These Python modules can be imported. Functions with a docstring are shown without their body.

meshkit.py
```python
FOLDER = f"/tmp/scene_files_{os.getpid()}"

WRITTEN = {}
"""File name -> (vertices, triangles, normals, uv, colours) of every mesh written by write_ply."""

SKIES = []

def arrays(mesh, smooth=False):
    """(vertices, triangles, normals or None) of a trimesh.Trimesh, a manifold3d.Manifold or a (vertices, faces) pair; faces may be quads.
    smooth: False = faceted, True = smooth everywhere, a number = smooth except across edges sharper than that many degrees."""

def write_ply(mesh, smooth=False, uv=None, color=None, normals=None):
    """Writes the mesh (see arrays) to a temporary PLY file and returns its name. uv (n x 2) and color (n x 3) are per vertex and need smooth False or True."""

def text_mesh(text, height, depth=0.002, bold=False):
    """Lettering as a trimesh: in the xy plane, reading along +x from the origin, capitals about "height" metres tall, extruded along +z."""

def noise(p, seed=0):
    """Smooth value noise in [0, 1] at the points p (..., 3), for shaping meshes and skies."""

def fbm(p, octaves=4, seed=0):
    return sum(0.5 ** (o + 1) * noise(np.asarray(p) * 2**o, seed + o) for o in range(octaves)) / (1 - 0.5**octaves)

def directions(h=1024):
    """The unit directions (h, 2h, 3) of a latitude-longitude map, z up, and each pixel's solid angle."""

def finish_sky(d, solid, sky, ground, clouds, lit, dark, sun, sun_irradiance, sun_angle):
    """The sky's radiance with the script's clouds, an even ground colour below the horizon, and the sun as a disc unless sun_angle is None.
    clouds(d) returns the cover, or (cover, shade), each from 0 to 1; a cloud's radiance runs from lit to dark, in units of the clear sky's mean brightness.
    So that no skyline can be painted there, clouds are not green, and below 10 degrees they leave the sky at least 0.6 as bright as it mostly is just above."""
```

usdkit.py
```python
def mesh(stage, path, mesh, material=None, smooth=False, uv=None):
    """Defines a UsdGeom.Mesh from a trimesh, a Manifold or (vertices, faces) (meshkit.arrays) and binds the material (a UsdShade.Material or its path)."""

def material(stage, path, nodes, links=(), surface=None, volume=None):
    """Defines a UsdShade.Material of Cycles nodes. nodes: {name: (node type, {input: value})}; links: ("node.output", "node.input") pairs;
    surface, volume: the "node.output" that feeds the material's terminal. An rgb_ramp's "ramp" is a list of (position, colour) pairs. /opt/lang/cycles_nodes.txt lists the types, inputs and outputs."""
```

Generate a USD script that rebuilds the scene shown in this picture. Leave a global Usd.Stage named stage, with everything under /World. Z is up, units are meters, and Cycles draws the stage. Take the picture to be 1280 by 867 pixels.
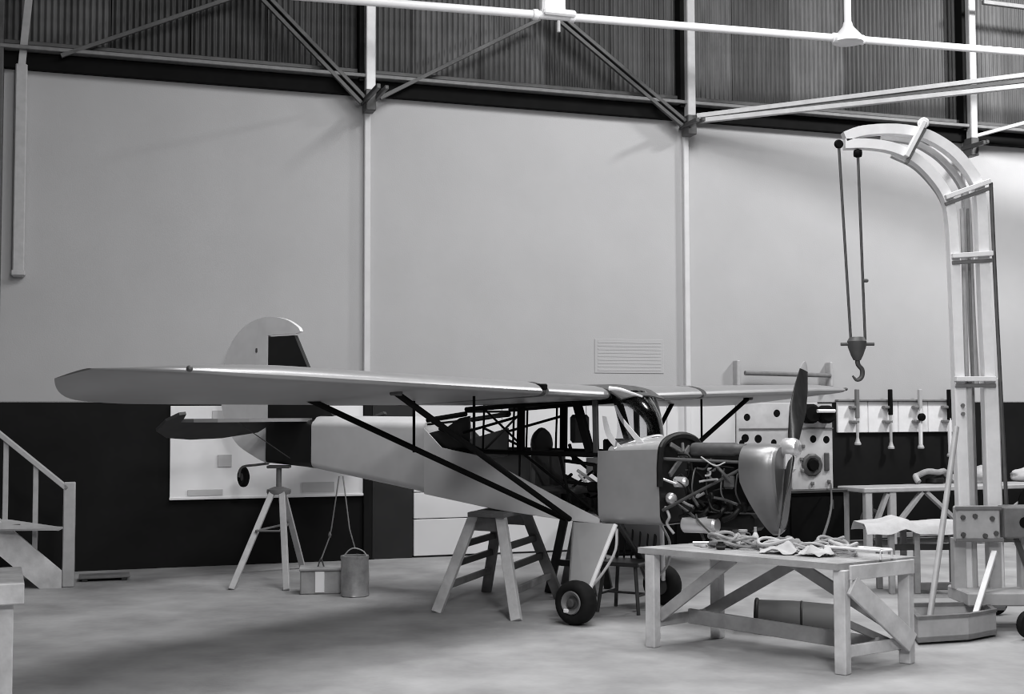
import math, random
import numpy as np, trimesh, usdkit, meshkit
from pxr import Usd, UsdGeom, UsdLux, Gf, Sdf
from scipy.spatial import ConvexHull
from shapely.geometry import Polygon
random.seed(7); RNG = np.random.default_rng(7)
stage = Usd.Stage.CreateInMemory()
UsdGeom.SetStageUpAxis(stage, 'Z'); UsdGeom.SetStageMetersPerUnit(stage, 1.0)
UsdGeom.Xform.Define(stage, '/World'); UsdGeom.Scope.Define(stage, '/World/Looks')

# ------------------------------------------------------------------ camera
EYE, FOC = 1.77, 1600.0
th, roll = math.atan(82 / FOC), math.radians(0.17)
fw = np.array([0, math.cos(th), math.sin(th)]); u0 = np.array([0, -math.sin(th), math.cos(th)]); r0 = np.array([1., 0, 0])
rt = math.cos(roll) * r0 - math.sin(roll) * u0; up = math.cos(roll) * u0 + math.sin(roll) * r0
cam = UsdGeom.Camera.Define(stage, '/World/camera')
cam.CreateHorizontalApertureAttr(36.0); cam.CreateFocalLengthAttr(36.0 * FOC / 1280)
cam.AddTransformOp().Set(Gf.Matrix4d(*rt, 0, *up, 0, *(-fw), 0, 0, 0, EYE, 1))
cam.CreateExposureAttr(0.12)

# ------------------------------------------------------------------ light
dome = UsdLux.DomeLight.Define(stage, '/World/dome_light')
dome.CreateColorAttr(Gf.Vec3f(1, 1, 1)); dome.CreateIntensityAttr(0.006)
WA = np.array([-4.9044672, 14.51254726, 0]); WD = np.array([.946620933, .322348894, 0]); WN = np.array([.322348894, -.946620933, 0])
WANG = 18.80503567
def WP(s, z, off=0.0): return WA + WD * s + WN * off + np.array([0, 0, z])
def rect(name, pos, target, w, h, power):
    l = UsdLux.RectLight.Define(stage, '/World/' + name)
    l.CreateWidthAttr(w); l.CreateHeightAttr(h); l.CreateIntensityAttr(power / (w * h)); l.CreateNormalizeAttr(False)
    z = np.asarray(pos, float) - np.asarray(target, float); z /= np.linalg.norm(z)
    x = np.cross([0, 1, 0.01], z); x /= np.linalg.norm(x); y = np.cross(z, x)
    l.AddTransformOp().Set(Gf.Matrix4d(*x, 0, *y, 0, *z, 0, *map(float, pos), 1))
rect('hangar_lamp_wall', WP(6.9, 9.0, 4.6), WP(10.5, 0.0, 0.4), 1.3, 1.3, 60)
rect('hangar_lamp_overhead', (2.0, 10.0, 8.8), (2.4, 10.2, 0), 4.4, 3.4, 140)
rect('hangar_lamp_left', (-1.3, 6.6, 8.6), (-1.2, 6.4, 0), 3.0, 2.4, 48)
rect('hangar_lamp_front', (2.0, 3.6, 8.0), (2.0, 6.2, 0), 2.8, 2.4, 76)
rect('hangar_lamp_end', WP(13.8, 8.6, 4.0), WP(14.0, 1.0, .3), .9, .9, 215)
rect('hangar_lamp_entrance', (1.6, 1.2, 5.5), (1.6, 5.6, 0), 1.2, 1.2, 84)
rect('hangar_lamp_corner', (-4.2, 2.2, 6.5), (-3.3, 7.5, .4), 1.0, 1.0, 5)

# ------------------------------------------------------------------ helpers
used = {}
def numbered(parent, name):
    k = (parent, name); n = used.get(k, 0); used[k] = n + 1
    return name if n == 0 else f'{name}_{n:03d}'
def ppath(p): return '/World' if p is None else str(p.GetPath())
def tag(p, label=None, cat=None, group=None, kind=None):
    for k, v in (('label', label), ('category', cat), ('group', group), ('kind', kind)):
        if v: p.SetCustomDataByKey(k, v)
    return p
def thing(name, label=None, cat=None, loc=(0, 0, 0), rz=0.0, group=None, kind=None, parent=None):
    pp = ppath(parent)
    x = UsdGeom.Xform.Define(stage, pp + '/' + numbered(pp, name))
    x.AddTranslateOp().Set(Gf.Vec3d(*map(float, loc)))
    if rz: x.AddRotateZOp().Set(float(rz))
    return tag(x.GetPrim(), label, cat, group, kind)
def part(name, mb, mat, parent=None, label=None, cat=None, group=None, kind=None, smooth=30):
    pp = ppath(parent)
    m = mb.get() if isinstance(mb, MB) else mb
    return tag(usdkit.mesh(stage, pp + '/' + numbered(pp, name), m, mat, smooth=smooth).GetPrim(), label, cat, group, kind)
def unit(v): v = np.asarray(v, float); return v / np.linalg.norm(v)
def frame(d, ref=(0, 0, 1)):
    d = unit(d); ref = np.asarray(ref, float)
    if abs(d @ unit(ref)) > .98: ref = np.array([1., 0, 0]) if abs(d[0]) < .9 else np.array([0, 1., 0])
    x = unit(np.cross(ref, d)); y = np.cross(d, x)
    return x, y, d
BOXF = None
def bevbox(sx, sy, sz, b):
    b = min(b, .45 * min(sx, sy, sz)); pts = []
    for i in (-1, 1):
        for j in (-1, 1):
            for k in (-1, 1):
                for ax in range(3):
                    h = [sx / 2 - b, sy / 2 - b, sz / 2 - b]; h[ax] += b
                    pts.append([i * h[0], j * h[1], k * h[2]])
    h = trimesh.convex.convex_hull(np.array(pts)); return h
class MB:
    def __init__(s): s.v = []; s.f = []; s.n = 0
    def add(s, v, f):
        v = np.asarray(v, float); f = np.asarray(f, int)
        if f.shape[1] == 4: f = np.vstack([f[:, [0, 1, 2]], f[:, [0, 2, 3]]])
        s.v.append(v); s.f.append(f + s.n); s.n += len(v); return s
    def get(s):
        m = trimesh.Trimesh(np.vstack(s.v), np.vstack(s.f), process=False); return m
    def box(s, c, size, b=.006, R=None):
        m = bevbox(*size, b); v = np.array(m.vertices)
        if R is not None: v = v @ np.asarray(R)          # rows of R: local axes
        return s.add(v + np.asarray(c, float), m.faces)
    def bar(s, p0, p1, w, t, ref=(0, 0, 1), b=.004):
        p0 = np.asarray(p0, float); p1 = np.asarray(p1, float); x, y, d = frame(p1 - p0, ref)
        return s.box((p0 + p1) / 2, (w, t, np.linalg.norm(p1 - p0)), b, np.array([x, y, d]))
    def path(s, pts, r, n=10, cap=True, sx=1.0, ref=(0, 0, 1)):
        p = np.asarray(pts, float); r = np.broadcast_to(np.asarray(r, float), (len(p),))
        t = np.gradient(p, axis=0); ang = np.arange(n) * 2 * np.pi / n; V = []
        x, y, _ = frame(t[0], ref)
        for i in range(len(p)):
            d = unit(t[i]); x = unit(x - d * (x @ d)); y = np.cross(d, x)
            V.append(p[i] + r[i] * (np.cos(ang)[:, None] * x * sx + np.sin(ang)[:, None] * y))
        return s.loft(V, cap)
    def tube(s, p0, p1, r, n=10, sx=1.0, ref=(0, 0, 1)): return s.path([p0, p1], r, n, True, sx, ref)
    def loft(s, secs, cap=True):
        n = len(secs[0]); m = len(secs); V = np.vstack(secs); F = []
        for i in range(m - 1):
            for j in range(n):
                a, b = i * n + j, i * n + (j + 1) % n; F.append([a, b, b + n, a + n])
        s.add(V, F)
        if cap:
            for k, sec in ((0, secs[0]), (-1, secs[-1])):
                c = np.mean(sec, axis=0); vv = np.vstack([sec, c]); q = [[(j + 1) % n, j, n] if k == 0 else [j, (j + 1) % n, n] for j in range(n)]
                s.add(vv, q)
        return s
    def lathe(s, prof, c, axis=(0, 0, 1), n=28, cap=True):
        x, y, d = frame(axis); ang = np.arange(n) * 2 * np.pi / n; c = np.asarray(c, float)
        secs = [c + d * h + max(r, 1e-4) * (np.cos(ang)[:, None] * x + np.sin(ang)[:, None] * y) for r, h in prof]
        return s.loft(secs, cap)
    def ring(s, prof, c, axis=(0, 0, 1), n=36):          # closed profile
        x, y, d = frame(axis); ang = np.arange(n) * 2 * np.pi / n; c = np.asarray(c, float)
        secs = [np.array([c + d * h + r * (np.cos(a) * x + np.sin(a) * y) for r, h in prof]) for a in ang]
        return s.loft(secs + [secs[0]], False)
    def prism(s, poly, o, x, y, t, centered=True):
        pg = Polygon(poly) if not isinstance(poly, Polygon) else poly
        m = trimesh.creation.extrude_polygon(pg, t, engine='earcut'); v = np.array(m.vertices)
        if centered: v[:, 2] -= t / 2
        x = unit(x); y = unit(y); z = np.cross(x, y)
        return s.add(np.asarray(o, float) + v[:, :1] * x + v[:, 1:2] * y + v[:, 2:] * z, m.faces)
    def sheet(s, grid, t):
        P = np.asarray(grid, float); a, b = P.shape[:2]
        gu = np.gradient(P, axis=0); gv = np.gradient(P, axis=1); N = np.cross(gu, gv); N /= np.linalg.norm(N, axis=2, keepdims=True) + 1e-12
        Q = P - N * t; idx = np.arange(a * b).reshape(a, b); F = []
        for i in range(a - 1):
            for j in range(b - 1):
                q = [idx[i, j], idx[i + 1, j], idx[i + 1, j + 1], idx[i, j + 1]]; F.append(q); F.append([k + a * b for k in q[::-1]])
        edge = [idx[i, 0] for i in range(a)] + [idx[-1, j] for j in range(1, b)] + [idx[i, -1] for i in range(a - 2, -1, -1)] + [idx[0, j] for j in range(b - 2, 0, -1)]
        for k in range(len(edge)):
            p, q = edge[k], edge[(k + 1) % len(edge)]; F.append([q, p, p + a * b, q + a * b])
        return s.add(np.vstack([P.reshape(-1, 3), Q.reshape(-1, 3)]), F)
def arc(c, r0_, r1_, a0, a1, n=14):
    a = np.linspace(np.radians(a0), np.radians(a1), n); return np.stack([c[0] + r0_ * np.cos(a), c[1] + r1_ * np.sin(a)], 1)
def spline(pts, n=40):
    p = np.asarray(pts, float); P = np.vstack([2 * p[0] - p[1], p, 2 * p[-1] - p[-2]]); out = []; m = len(p) - 1
    for t in np.linspace(0, m - 1e-6, n):
        i = int(t); f = t - i; a, b, c, d = P[i:i + 4]
        out.append(.5 * (2 * b + (c - a) * f + (2 * a - 5 * b + 4 * c - d) * f * f + (3 * b - a - 3 * c + d) * f ** 3))
    return np.array(out)

# ------------------------------------------------------------------ materials (black-and-white photograph: neutral greys)
def grey(name, v, rough=.7, metal=0.0, var=.12, scale=6.0, bump=0.0, bscale=40.0, spec=.5, stretch=(1, 1, 1), detail=4):
    lo, hi = v * (1 - var), v * (1 + var); t = (1.0, .995, 1.01)
    nodes = {'tc': ('texture_coordinate', {}), 'mp': ('mapping', {'scale': stretch}), 'n': ('noise_texture', {'scale': scale, 'detail': detail, 'roughness': .6}),
             'r': ('rgb_ramp', {'ramp': [(.3, tuple(lo * k for k in t)), (.7, tuple(hi * k for k in t))]}),
             'p': ('principled_bsdf', {'roughness': rough, 'metallic': metal, 'specular_ior_level': spec})}
    links = [('tc.object', 'mp.vector'), ('mp.vector', 'n.vector'), ('n.fac', 'r.fac'), ('r.color', 'p.base_color')]
    if bump:
        nodes['n2'] = ('noise_texture', {'scale': bscale, 'detail': 3}); nodes['b'] = ('bump', {'strength': bump, 'distance': .01})
        links += [('mp.vector', 'n2.vector'), ('n2.fac', 'b.height'), ('b.normal', 'p.normal')]
    return usdkit.material(stage, '/World/Looks/' + name, nodes, links, surface='p.BSDF')
M = dict(
    wall=grey('wall_paint', .43, .85, var=.04, scale=.9, bump=.12, bscale=60, spec=.2),
    wall_low=grey('wall_low_paint', .70, .8, var=.04, scale=1.2, spec=.2),
    dado=grey('dado_paint', .010, .7, var=.2, scale=2.0, spec=.12),
    dado2=grey('dado_door_paint', .024, .6, var=.15, scale=2.0, spec=.25),
    conc=grey('concrete_floor', .34, .8, var=.30, scale=1.1, bump=.25, bscale=25, spec=.25, detail=8),
    black=grey('black_steel', .006, .7, var=.2, spec=.06),
    dsteel=grey('dark_steel_paint', .07, .5, var=.2, scale=9),
    msteel=grey('mid_steel_paint', .16, .5, var=.2, scale=9),
    lsteel=grey('light_steel_paint', .42, .5, var=.10, scale=9),
    white=grey('white_steel_paint', .80, .45, var=.06, scale=8),
    pipew=grey('white_pipe_paint', .9, .4, var=.03, scale=5),
    post=grey('post_paint', .60, .6, var=.05, scale=5),
    paper=grey('white_paper', .90, .8, var=.04, scale=3, spec=.2),
    paper2=grey('grey_paper', .58, .8, var=.06, scale=3, spec=.2),
    wood=grey('pale_wood', .60, .75, var=.22, scale=5, bump=.2, bscale=18, stretch=(1, 1, 1), spec=.3),
    woodd=grey('worn_wood', .20, .8, var=.25, scale=5, bump=.2, bscale=18, spec=.3),
    woodm=grey('mid_wood', .36, .8, var=.22, scale=5, bump=.2, bscale=18, spec=.3),
    darkwood=grey('dark_wood', .03, .5, var=.3, scale=7),
    fabric=grey('silver_doped_fabric', .66, .5, metal=0, var=.07, scale=2.5, bump=.05, bscale=90),
    wingfab=grey('wing_doped_fabric', .38, .40, metal=.65, spec=.3, var=.05, scale=2.5),
    tailfab=grey('pale_doped_fabric', .9, .5, var=.06, scale=4),
    gearfab=grey('gear_fabric', .34, .5, var=.06, scale=4),
    darkfab=grey('dark_painted_fabric', .012, .45, var=.2, scale=4),
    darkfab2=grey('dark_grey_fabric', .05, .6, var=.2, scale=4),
    alu=grey('sheet_aluminium', .46, .40, metal=.55, var=.09, scale=3.5, bump=.06, bscale=20),
    alub=grey('bright_aluminium', .80, .3, metal=.6, var=.07, scale=8),
    alud=grey('nose_aluminium', .27, .38, metal=.65, var=.10, scale=4, bump=.05, bscale=18),
    iron=grey('engine_iron', .010, .5, metal=0, var=.4, scale=12, spec=.25),
    case=grey('crankcase_metal', .13, .45, metal=.5, var=.2, scale=12),
    prop=grey('propeller_varnish', .03, .28, var=.3, scale=5, stretch=(6, 6, 1)),
    rubber=grey('tyre_rubber', .010, .8, var=.3, scale=12, spec=.15),
    cloth=grey('pale_cloth', .52, .9, var=.12, scale=8, bump=.4, bscale=14, spec=.1),
    clothm=grey('grey_cloth', .34, .9, var=.3, scale=9, bump=.5, bscale=14, spec=.1),
    panelp=grey('panel_paint', .52, .6, var=.14, scale=4),
    tin=grey('tinned_metal', .40, .4, metal=.4, var=.35, scale=6),
)
CORR = [grey(f'corrugated_sheet_{"abcd"[i]}', v, .6, var=.35, scale=2.2, stretch=(3, 3, .6)) for i, v in enumerate((.035, .05, .065, .08))]
M['glass'] = usdkit.material(stage, '/World/Looks/windscreen_plastic', {
    't': ('transparent_bsdf', {'color': (.86, .86, .87)}), 'g': ('glossy_bsdf', {'roughness': .08}), 'f': ('fresnel', {'IOR': 1.6}), 'm': ('mix_closure', {})},
    [('f.fac', 'm.fac'), ('t.BSDF', 'm.closure1'), ('g.BSDF', 'm.closure2')], surface='m.closure')

# ------------------------------------------------------------------ the setting
b = MB(); b.box((0, 9, -.1), (44, 40, .2), .0); part('floor', b, M['conc'], kind='structure', smooth=False)
# wall local frame: x = along the wall, y = into the wall, z up
wall = thing('wall_back', loc=WA, rz=WANG, kind='structure')
SL, SR = -6.0, 22.0
b = MB(); b.box(((SL + SR) / 2, .10, 3.82), (SR - SL, .20, 3.84), .0); part('painted_panel', b, M['wall'], wall, smooth=False)
b = MB(); b.box(((SL + 3.30) / 2 + .04, .10, .955), (3.30 - SL + .08, .20, 1.91), .0); part('dado', b, M['dado'], wall, smooth=False)
b = MB(); b.box((3.64, .105, .955), (.50, .19, 1.91), .004); b.box((3.40, .098, .95), (.03, .2, 1.90), .003); part('dark_door_leaf', b, M['dado2'], wall, smooth=False)
b = MB(); b.box(((9.62 + SR) / 2, .10, .955), (SR - 9.62, .20, 1.91), .0); part('dado', b, M['dado'], wall, smooth=False)
for k in range(5):                                        # pale boards low on the wall, with open joints
    s0, s1 = 3.90 + k * 1.144, 3.90 + (k + 1) * 1.144
    for z0, z1 in ((.02, .465), (.475, .79), (.80, 1.90)):
        b = MB(); b.box(((s0 + s1) / 2, .10, (z0 + z1) / 2), (s1 - s0 - .008, .20, z1 - z0), .006); part('pale_board', b, M['wall_low'], wall, smooth=False)
b = MB(); b.box((6.76, .17, .955), (5.7, .06, 1.91), 0); part('board_backing', b, M['dsteel'], wall, smooth=False)
b = MB(); b.box(((SL + SR) / 2, .22, 7.3), (SR - SL, .04, 3.2), 0); part('cladding_backing', b, M['black'], wall, smooth=False)
w_, pit = .90, .070
for k in range(int((SR - SL) / w_)):
    s0 = SL + k * w_; n = int(w_ / pit * 6); xs = np.linspace(0, w_ - .012, n)
    prof = .012 * np.sin(2 * np.pi * xs / pit) + .07 + .004 * (k % 2)
    P = np.array([[[s0 + x, y, z] for z in (5.72, 8.9)] for x, y in zip(xs, prof)])
    b = MB(); b.sheet(P, .002); part('cladding_sheet', b, CORR[int(RNG.integers(0, 4))], wall, smooth=60)
# steelwork on the wall
def wallthing(name, label, cat, s, z, group=None, kind=None): return thing(name, label, cat, WP(s, z), WANG, group, kind)
g = wallthing('eaves_beam', 'long steel eaves beam with pale upper flange and dark channel between pale wall and corrugated cladding', 'beam', 0, 5.65)
b = MB(); b.box((8, -.05, .09), (28, .10, .18), .004); part('channel', b, M['black'], g)
b = MB(); b.box((8, -.10, .215), (28, .24, .045), .006); part('upper_flange', b, M['msteel'], g)
b = MB(); b.box((8, -.03, .30), (28, .10, .05), .006); part('cladding_rail', b, M['dsteel'], g)
for s, lab in ((3.30, 'white steel wall post behind the aircraft tail, left of the two tall mid-wall posts'), (7.62, 'white steel wall post above the aircraft cabin, with the doubled brace at its head'), (12.12, 'white steel wall post behind the crane top')):
    g = wallthing('wall_post', lab, 'post', s, 0)
    b = MB(); b.box((0, -.035, 3.785), (.075, .07, 3.75), .008); part('lower_shaft', b, M['post'], g)
    b = MB(); b.box((0, -.03, .955), (.07, .06, 1.91), .006); part('foot_shaft', b, M['wall_low' if 5 < s < 9 else 'dado'], g)
    b = MB(); b.box((0, -.19, 7.2), (.115, .12, 3.3), .01); part('upper_shaft', b, M['white' if s < 5 else 'lsteel'], g)
    b = MB(); b.box((-.10, -.10, 7.3), (.06, .16, 3.0), .004); part('web', b, M['black'], g)
    b = MB(); b.box((0, -.16, 5.56), (.13, .20, .26), .01); L_ = .9 if s < 5 else .5; b.box((-.06, -.03 - L_ / 2, 5.56), (.05, L_, .06), .008); b.box((.08, -.03 - L_ * .4, 5.60), (.05, L_ * .8, .05), .008); part('bracket', b, M['dsteel'], g)
def brace(lab, s0, z0, s1, z1, w, off=.2, double=False, mat='dsteel'):
    g = wallthing('diagonal_brace', lab, 'brace', s0, z0); d = np.array([s1 - s0, 0, z1 - z0])
    if double:
        nn = unit(np.cross(d, (0, 1, 0)))
        for k in (-1, 1):
            b = MB(); b.bar(nn * k * w * .30 + (0, -off, 0), d + nn * k * w * .30 + (0, -off, 0), w * .36, .05, (0, 1, 0)); part('angle_bar', b, M['dsteel'], g)
        b = MB(); b.bar(np.array((0, -off + .03, 0)), d + (0, -off + .03, 0), w * .7, .01, (0, 1, 0)); part('web', b, M['black'], g)
    else:
        b = MB(); b.bar(np.array((0, -off, 0)), d + (0, -off, 0), w, .04, (0, 1, 0)); part('angle_bar', b, M[mat], g)
brace('thick diagonal steel brace running down to the post behind the aircraft tail', 1.35, 7.35, 3.22, 5.55, .13, double=True, mat='msteel')
brace('thick diagonal steel brace running down to the post above the cabin', 5.55, 6.98, 7.52, 5.58, .13, double=True, mat='msteel')
brace('thin diagonal steel brace at the upper left over the corrugated cladding', -.25, 5.80, 1.95, 6.80, .05)
brace('thin diagonal steel brace rising right from the post behind the aircraft tail', 3.42, 5.60, 5.5, 6.78, .05)
# drop pipe at the far left
g = wallthing('drop_pipe', 'pale square drop pipe ending halfway down the wall at the far left', 'pipe', -.665, 3.31)
b = MB(); b.box((0, -.07, 1.19), (.125, .10, 2.40), .012); part('shaft', b, M['lsteel'], g)
b = MB(); b.bar((0, -.07, 2.36), (.16, -.30, 4.2), .10, .08, (1, 0, 0)); part('upper_leg', b, M['lsteel'], g)
b = MB(); b.box((0, -.07, .03), (.15, .12, .06), .01); part('end_collar', b, M['lsteel'], g)
b = MB(); b.box((-.95, -.10, 4.45), (.32, .20, 8.9), .01); b.box((-.80, -.22, 4.45), (.04, .06, 8.9), .004)
tag(part('wall_column', MB().box(WP(-1.02, 4.45, .10), (.34, .22, 8.9), .01, np.array([WD, -WN, (0, 0, 1)])), M['dsteel']), 'dark steel column at the far left edge of the back wall', 'column')
# conduit pipe across the top with fittings
g = wallthing('conduit_pipe', 'bright white pipe running across the top of the wall with cast fittings', 'pipe', 0, 6.44)
z0 = lambda s: .0245 * s
b = MB(); b.tube((-2, -1, z0(-2)), (16, -1, z0(16)), .05, 14); part('pipe', b, M['pipew'], g)
b = MB(); b.box((5.37, -1, .30), (.30, .16, .36), .03); b.box((5.44, -1, .16), (.42, .20, .08), .02); part('junction_box', b, M['pipew'], g)
b = MB(); b.tube((5.45, -1, .08), (5.45, -1, -.06), .022); part('drain_plug', b, M['lsteel'], g)
b = MB(); b.lathe([(.20, -.07), (.19, 0), (.13, .07), (.07, .14), (.055, .2)], (9.53, -1, z0(9.53) + .02), n=24); part('bell_fitting', b, M['pipew'], g)
b = MB(); b.tube((9.53, -1, z0(9.53) + .1), (9.53, -1, 2.4), .047, 14); part('hanger_tube', b, M['pipew'], g)
for s in (9.73, 9.33, 5.15, 5.62): part('coupling', MB().ring([(.05, -.04), (.065, -.03), (.065, .03), (.05, .04)], (s, -1, z0(s)), (1, 0, .0245), 16), M['pipew'], g)
# doubled tie running from the post head out to the right
g = wallthing('doubled_tie', 'doubled white roof tie running right from the post above the cabin', 'brace', 7.68, 5.64)
for k, (dz0, dz1) in enumerate(((.035, .12), (-.03, -.025))):
    b = MB(); b.bar((0, -.25, dz0), (6.2, -2.05, .74 + dz1 * 1.25), .085, .06, (0, 0, 1)); part('tie_bar', b, M['lsteel'], g)
for t in (.25, .5, .7, .85): pass
b = MB(); b.bar((0, -.25, .0), (6.2, -2.05, .74 + .055), .05, .05, (0, 0, 1)); part('packing_strip', b, M['dsteel'], g)
g = wallthing('roof_tie', 'pale roof tie running right from the post behind the crane', 'brace', 12.16, 5.72)
b = MB(); b.bar((0, -.2, 0), (2.2, -1.0, .62), .07, .05); part('tie_bar', b, M['lsteel'], g)
g = wallthing('upper_rail', 'pale horizontal rail at the top right above the crane', 'beam', 12.1, 7.58)
b = MB(); b.box((2.5, -.5, 0), (5, .06, .06), .006); part('rail', b, M['msteel'], g)

# wall-mounted things
g = wallthing('wall_bar', 'dark horizontal bar between two end brackets on the pale wall beside the propeller tip', 'wall bar', 9.05, 2.27)
b = MB(); b.tube((-.62, -.12, .02), (.70, -.12, -.005), .03, 12); part('bar', b, M['msteel'], g)
for s, z in ((-.71, .02), (.72, .01)):
    b = MB(); b.box((s, -.06, z), (.05, .12, .34), .01); part('bracket', b, M['lsteel'], g)
g = wallthing('wall_grille', 'faint square wall grille painted like the wall above the cabin', 'grille', 6.80, 2.50)
b = MB(); b.box((0, -.004, 0), (.98, .008, .44), .002); part('frame', b, M['wall'], g)
for k in range(9):
    b = MB(); b.box((0, -.0095, -.18 + k * .045), (.90, .003, .022), .001); part('slat', b, M['wall'], g, smooth=False)
g = wallthing('notice_board', 'long white board on the dark wall behind the aircraft tail', 'board', 2.13, .80)
b = MB(); b.box((0, -.02, .53), (2.26, .04, 1.06), .004); part('board', b, M['paper'], g)
b = MB(); b.box((0, -.03, -.01), (2.27, .05, .03), .004); part('lower_ledge', b, M['paper'], g)
for s, z, w, h, lab in ((1.90, 1.72, .85, .17, 'wide grey sheet at the top of the white board, above the tailplane'), (1.62, 1.22, .16, .14, 'small grey sheet on the white board under the near tailplane'), (2.72, .89, .38, .12, 'small grey sheet low on the white board, right of the tripod'), (1.40, .855, .40, .07, 'narrow grey sheet low on the white board, left of the tripod')):
    tag(part('paper_sheet', MB().box(WP(s, z, .046), (w, .008, h), .001, np.array([WD, -WN, (0, 0, 1)])), M['paper2'], smooth=False), lab, 'paper')
g = wallthing('tool_board', 'long white tool board on the wall left of the crane mast', 'board', 10.89, 1.48)
for k in range(4):
    b = MB(); b.box((-.74 + k * .495, -.02, .215), (.485, .04, .43), .006); part('panel', b, M['white'], g, smooth=False)
b = MB(); b.box((0, -.04, .445), (2.0, .08, .025), .004); part('top_ledge', b, M['msteel'], g)
tools = [(10.18, 'leftmost of four hanging clamps on the white tool board, short with a grey shaft', .74, .40, 'msteel'), (10.72, 'second clamp from the left on the white tool board, with a tall dark shaft', .80, .36, 'black'),
         (11.21, 'third hanging clamp from the left on the white tool board, with a round dark knob', .80, .30, 'lsteel'), (11.70, 'rightmost clamp on the white tool board, long white stem below dark jaws', .92, .44, 'black')]
for i, (s, lab, L, up_, m) in enumerate(tools):
    g = wallthing('hanging_clamp', lab, 'clamp', s, 2.05 - L, 'clamps on the tool board'); z1 = L
    b = MB(); b.box((0, -.10, z1 - up_ / 2 + .03), (.055, .05, up_), .008); part('upper_shaft', b, M[m], g)
    b = MB(); b.tube((0, -.10, .05), (0, -.10, z1 - up_ + .06), .028 if i > 1 else .02, 10); part('stem', b, M['white'] if i > 1 else M['lsteel'], g)
    b = MB(); b.lathe([(.045, 0), (.048, .02), (.028, .06), (.02, .1)], (0, -.10, 0), n=16); part('foot', b, M['lsteel'], g)
    for zz in (z1 - .22, z1 - .42):
        b = MB(); b.box((-.04, -.08, zz), (.13, .08, .04), .008); part('jaw', b, M['msteel'], g)
    if i == 2: b = MB(); b.lathe([(.03, -.03), (.055, -.02), (.055, .02), (.03, .03)], (0, -.13, z1 - .36), (0, 1, 0), 18); part('knob', b, M['black'], g)

# ------------------------------------------------------------------ the aircraft (x forward, y to its left and away from us, z up)
AC = thing('light_aircraft', 'silver high-wing light aircraft with bare cabin frame and uncowled engine, standing across the hangar', 'airplane', (1.057, 11.27, 0), -37.5)
def bot(u): return float(np.interp(u, [-4.70, -3.97, -2.27, -1.2, -.43, -.06, .5], [1.235, 1.20, 1.02, .885, .829, .815, .83]))
FU = np.array([(0, .035), (.006, .052), (.0125, .062), (.025, .076), (.05, .094), (.1, .114), (.2, .129), (.3, .131), (.4, .126), (.5, .115), (.6, .099), (.7, .078), (.8, .055), (.9, .031), (1, .005)])
FL = np.array([(.006, .018), (.0125, .011), (.025, .005), (.05, .001), (.1, 0), (.3, 0), (.6, 0), (.85, 0), (1, 0)])
def foil(u_le, chord, z, tk):                            # flat-bottomed section; z is the underside's height at the leading edge
    P = np.vstack([FU[::-1], FL[:-1]]) * (1, tk / .12); a = math.asin(min(.2, max(0, z - 1.832) / 1.6))
    X = -P[:, 0] * chord; Z = P[:, 1] * chord
    return u_le + X * math.cos(a) + Z * math.sin(a), z + Z * math.cos(a) + X * math.sin(a)
def wingsec(w, le, te, z, tk):
    X, Z = foil(le, le - te, z, tk); return np.stack([X, np.full_like(X, w), Z], 1)
WZ = lambda w: 1.882 + (abs(w) - .35) * .024
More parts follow.
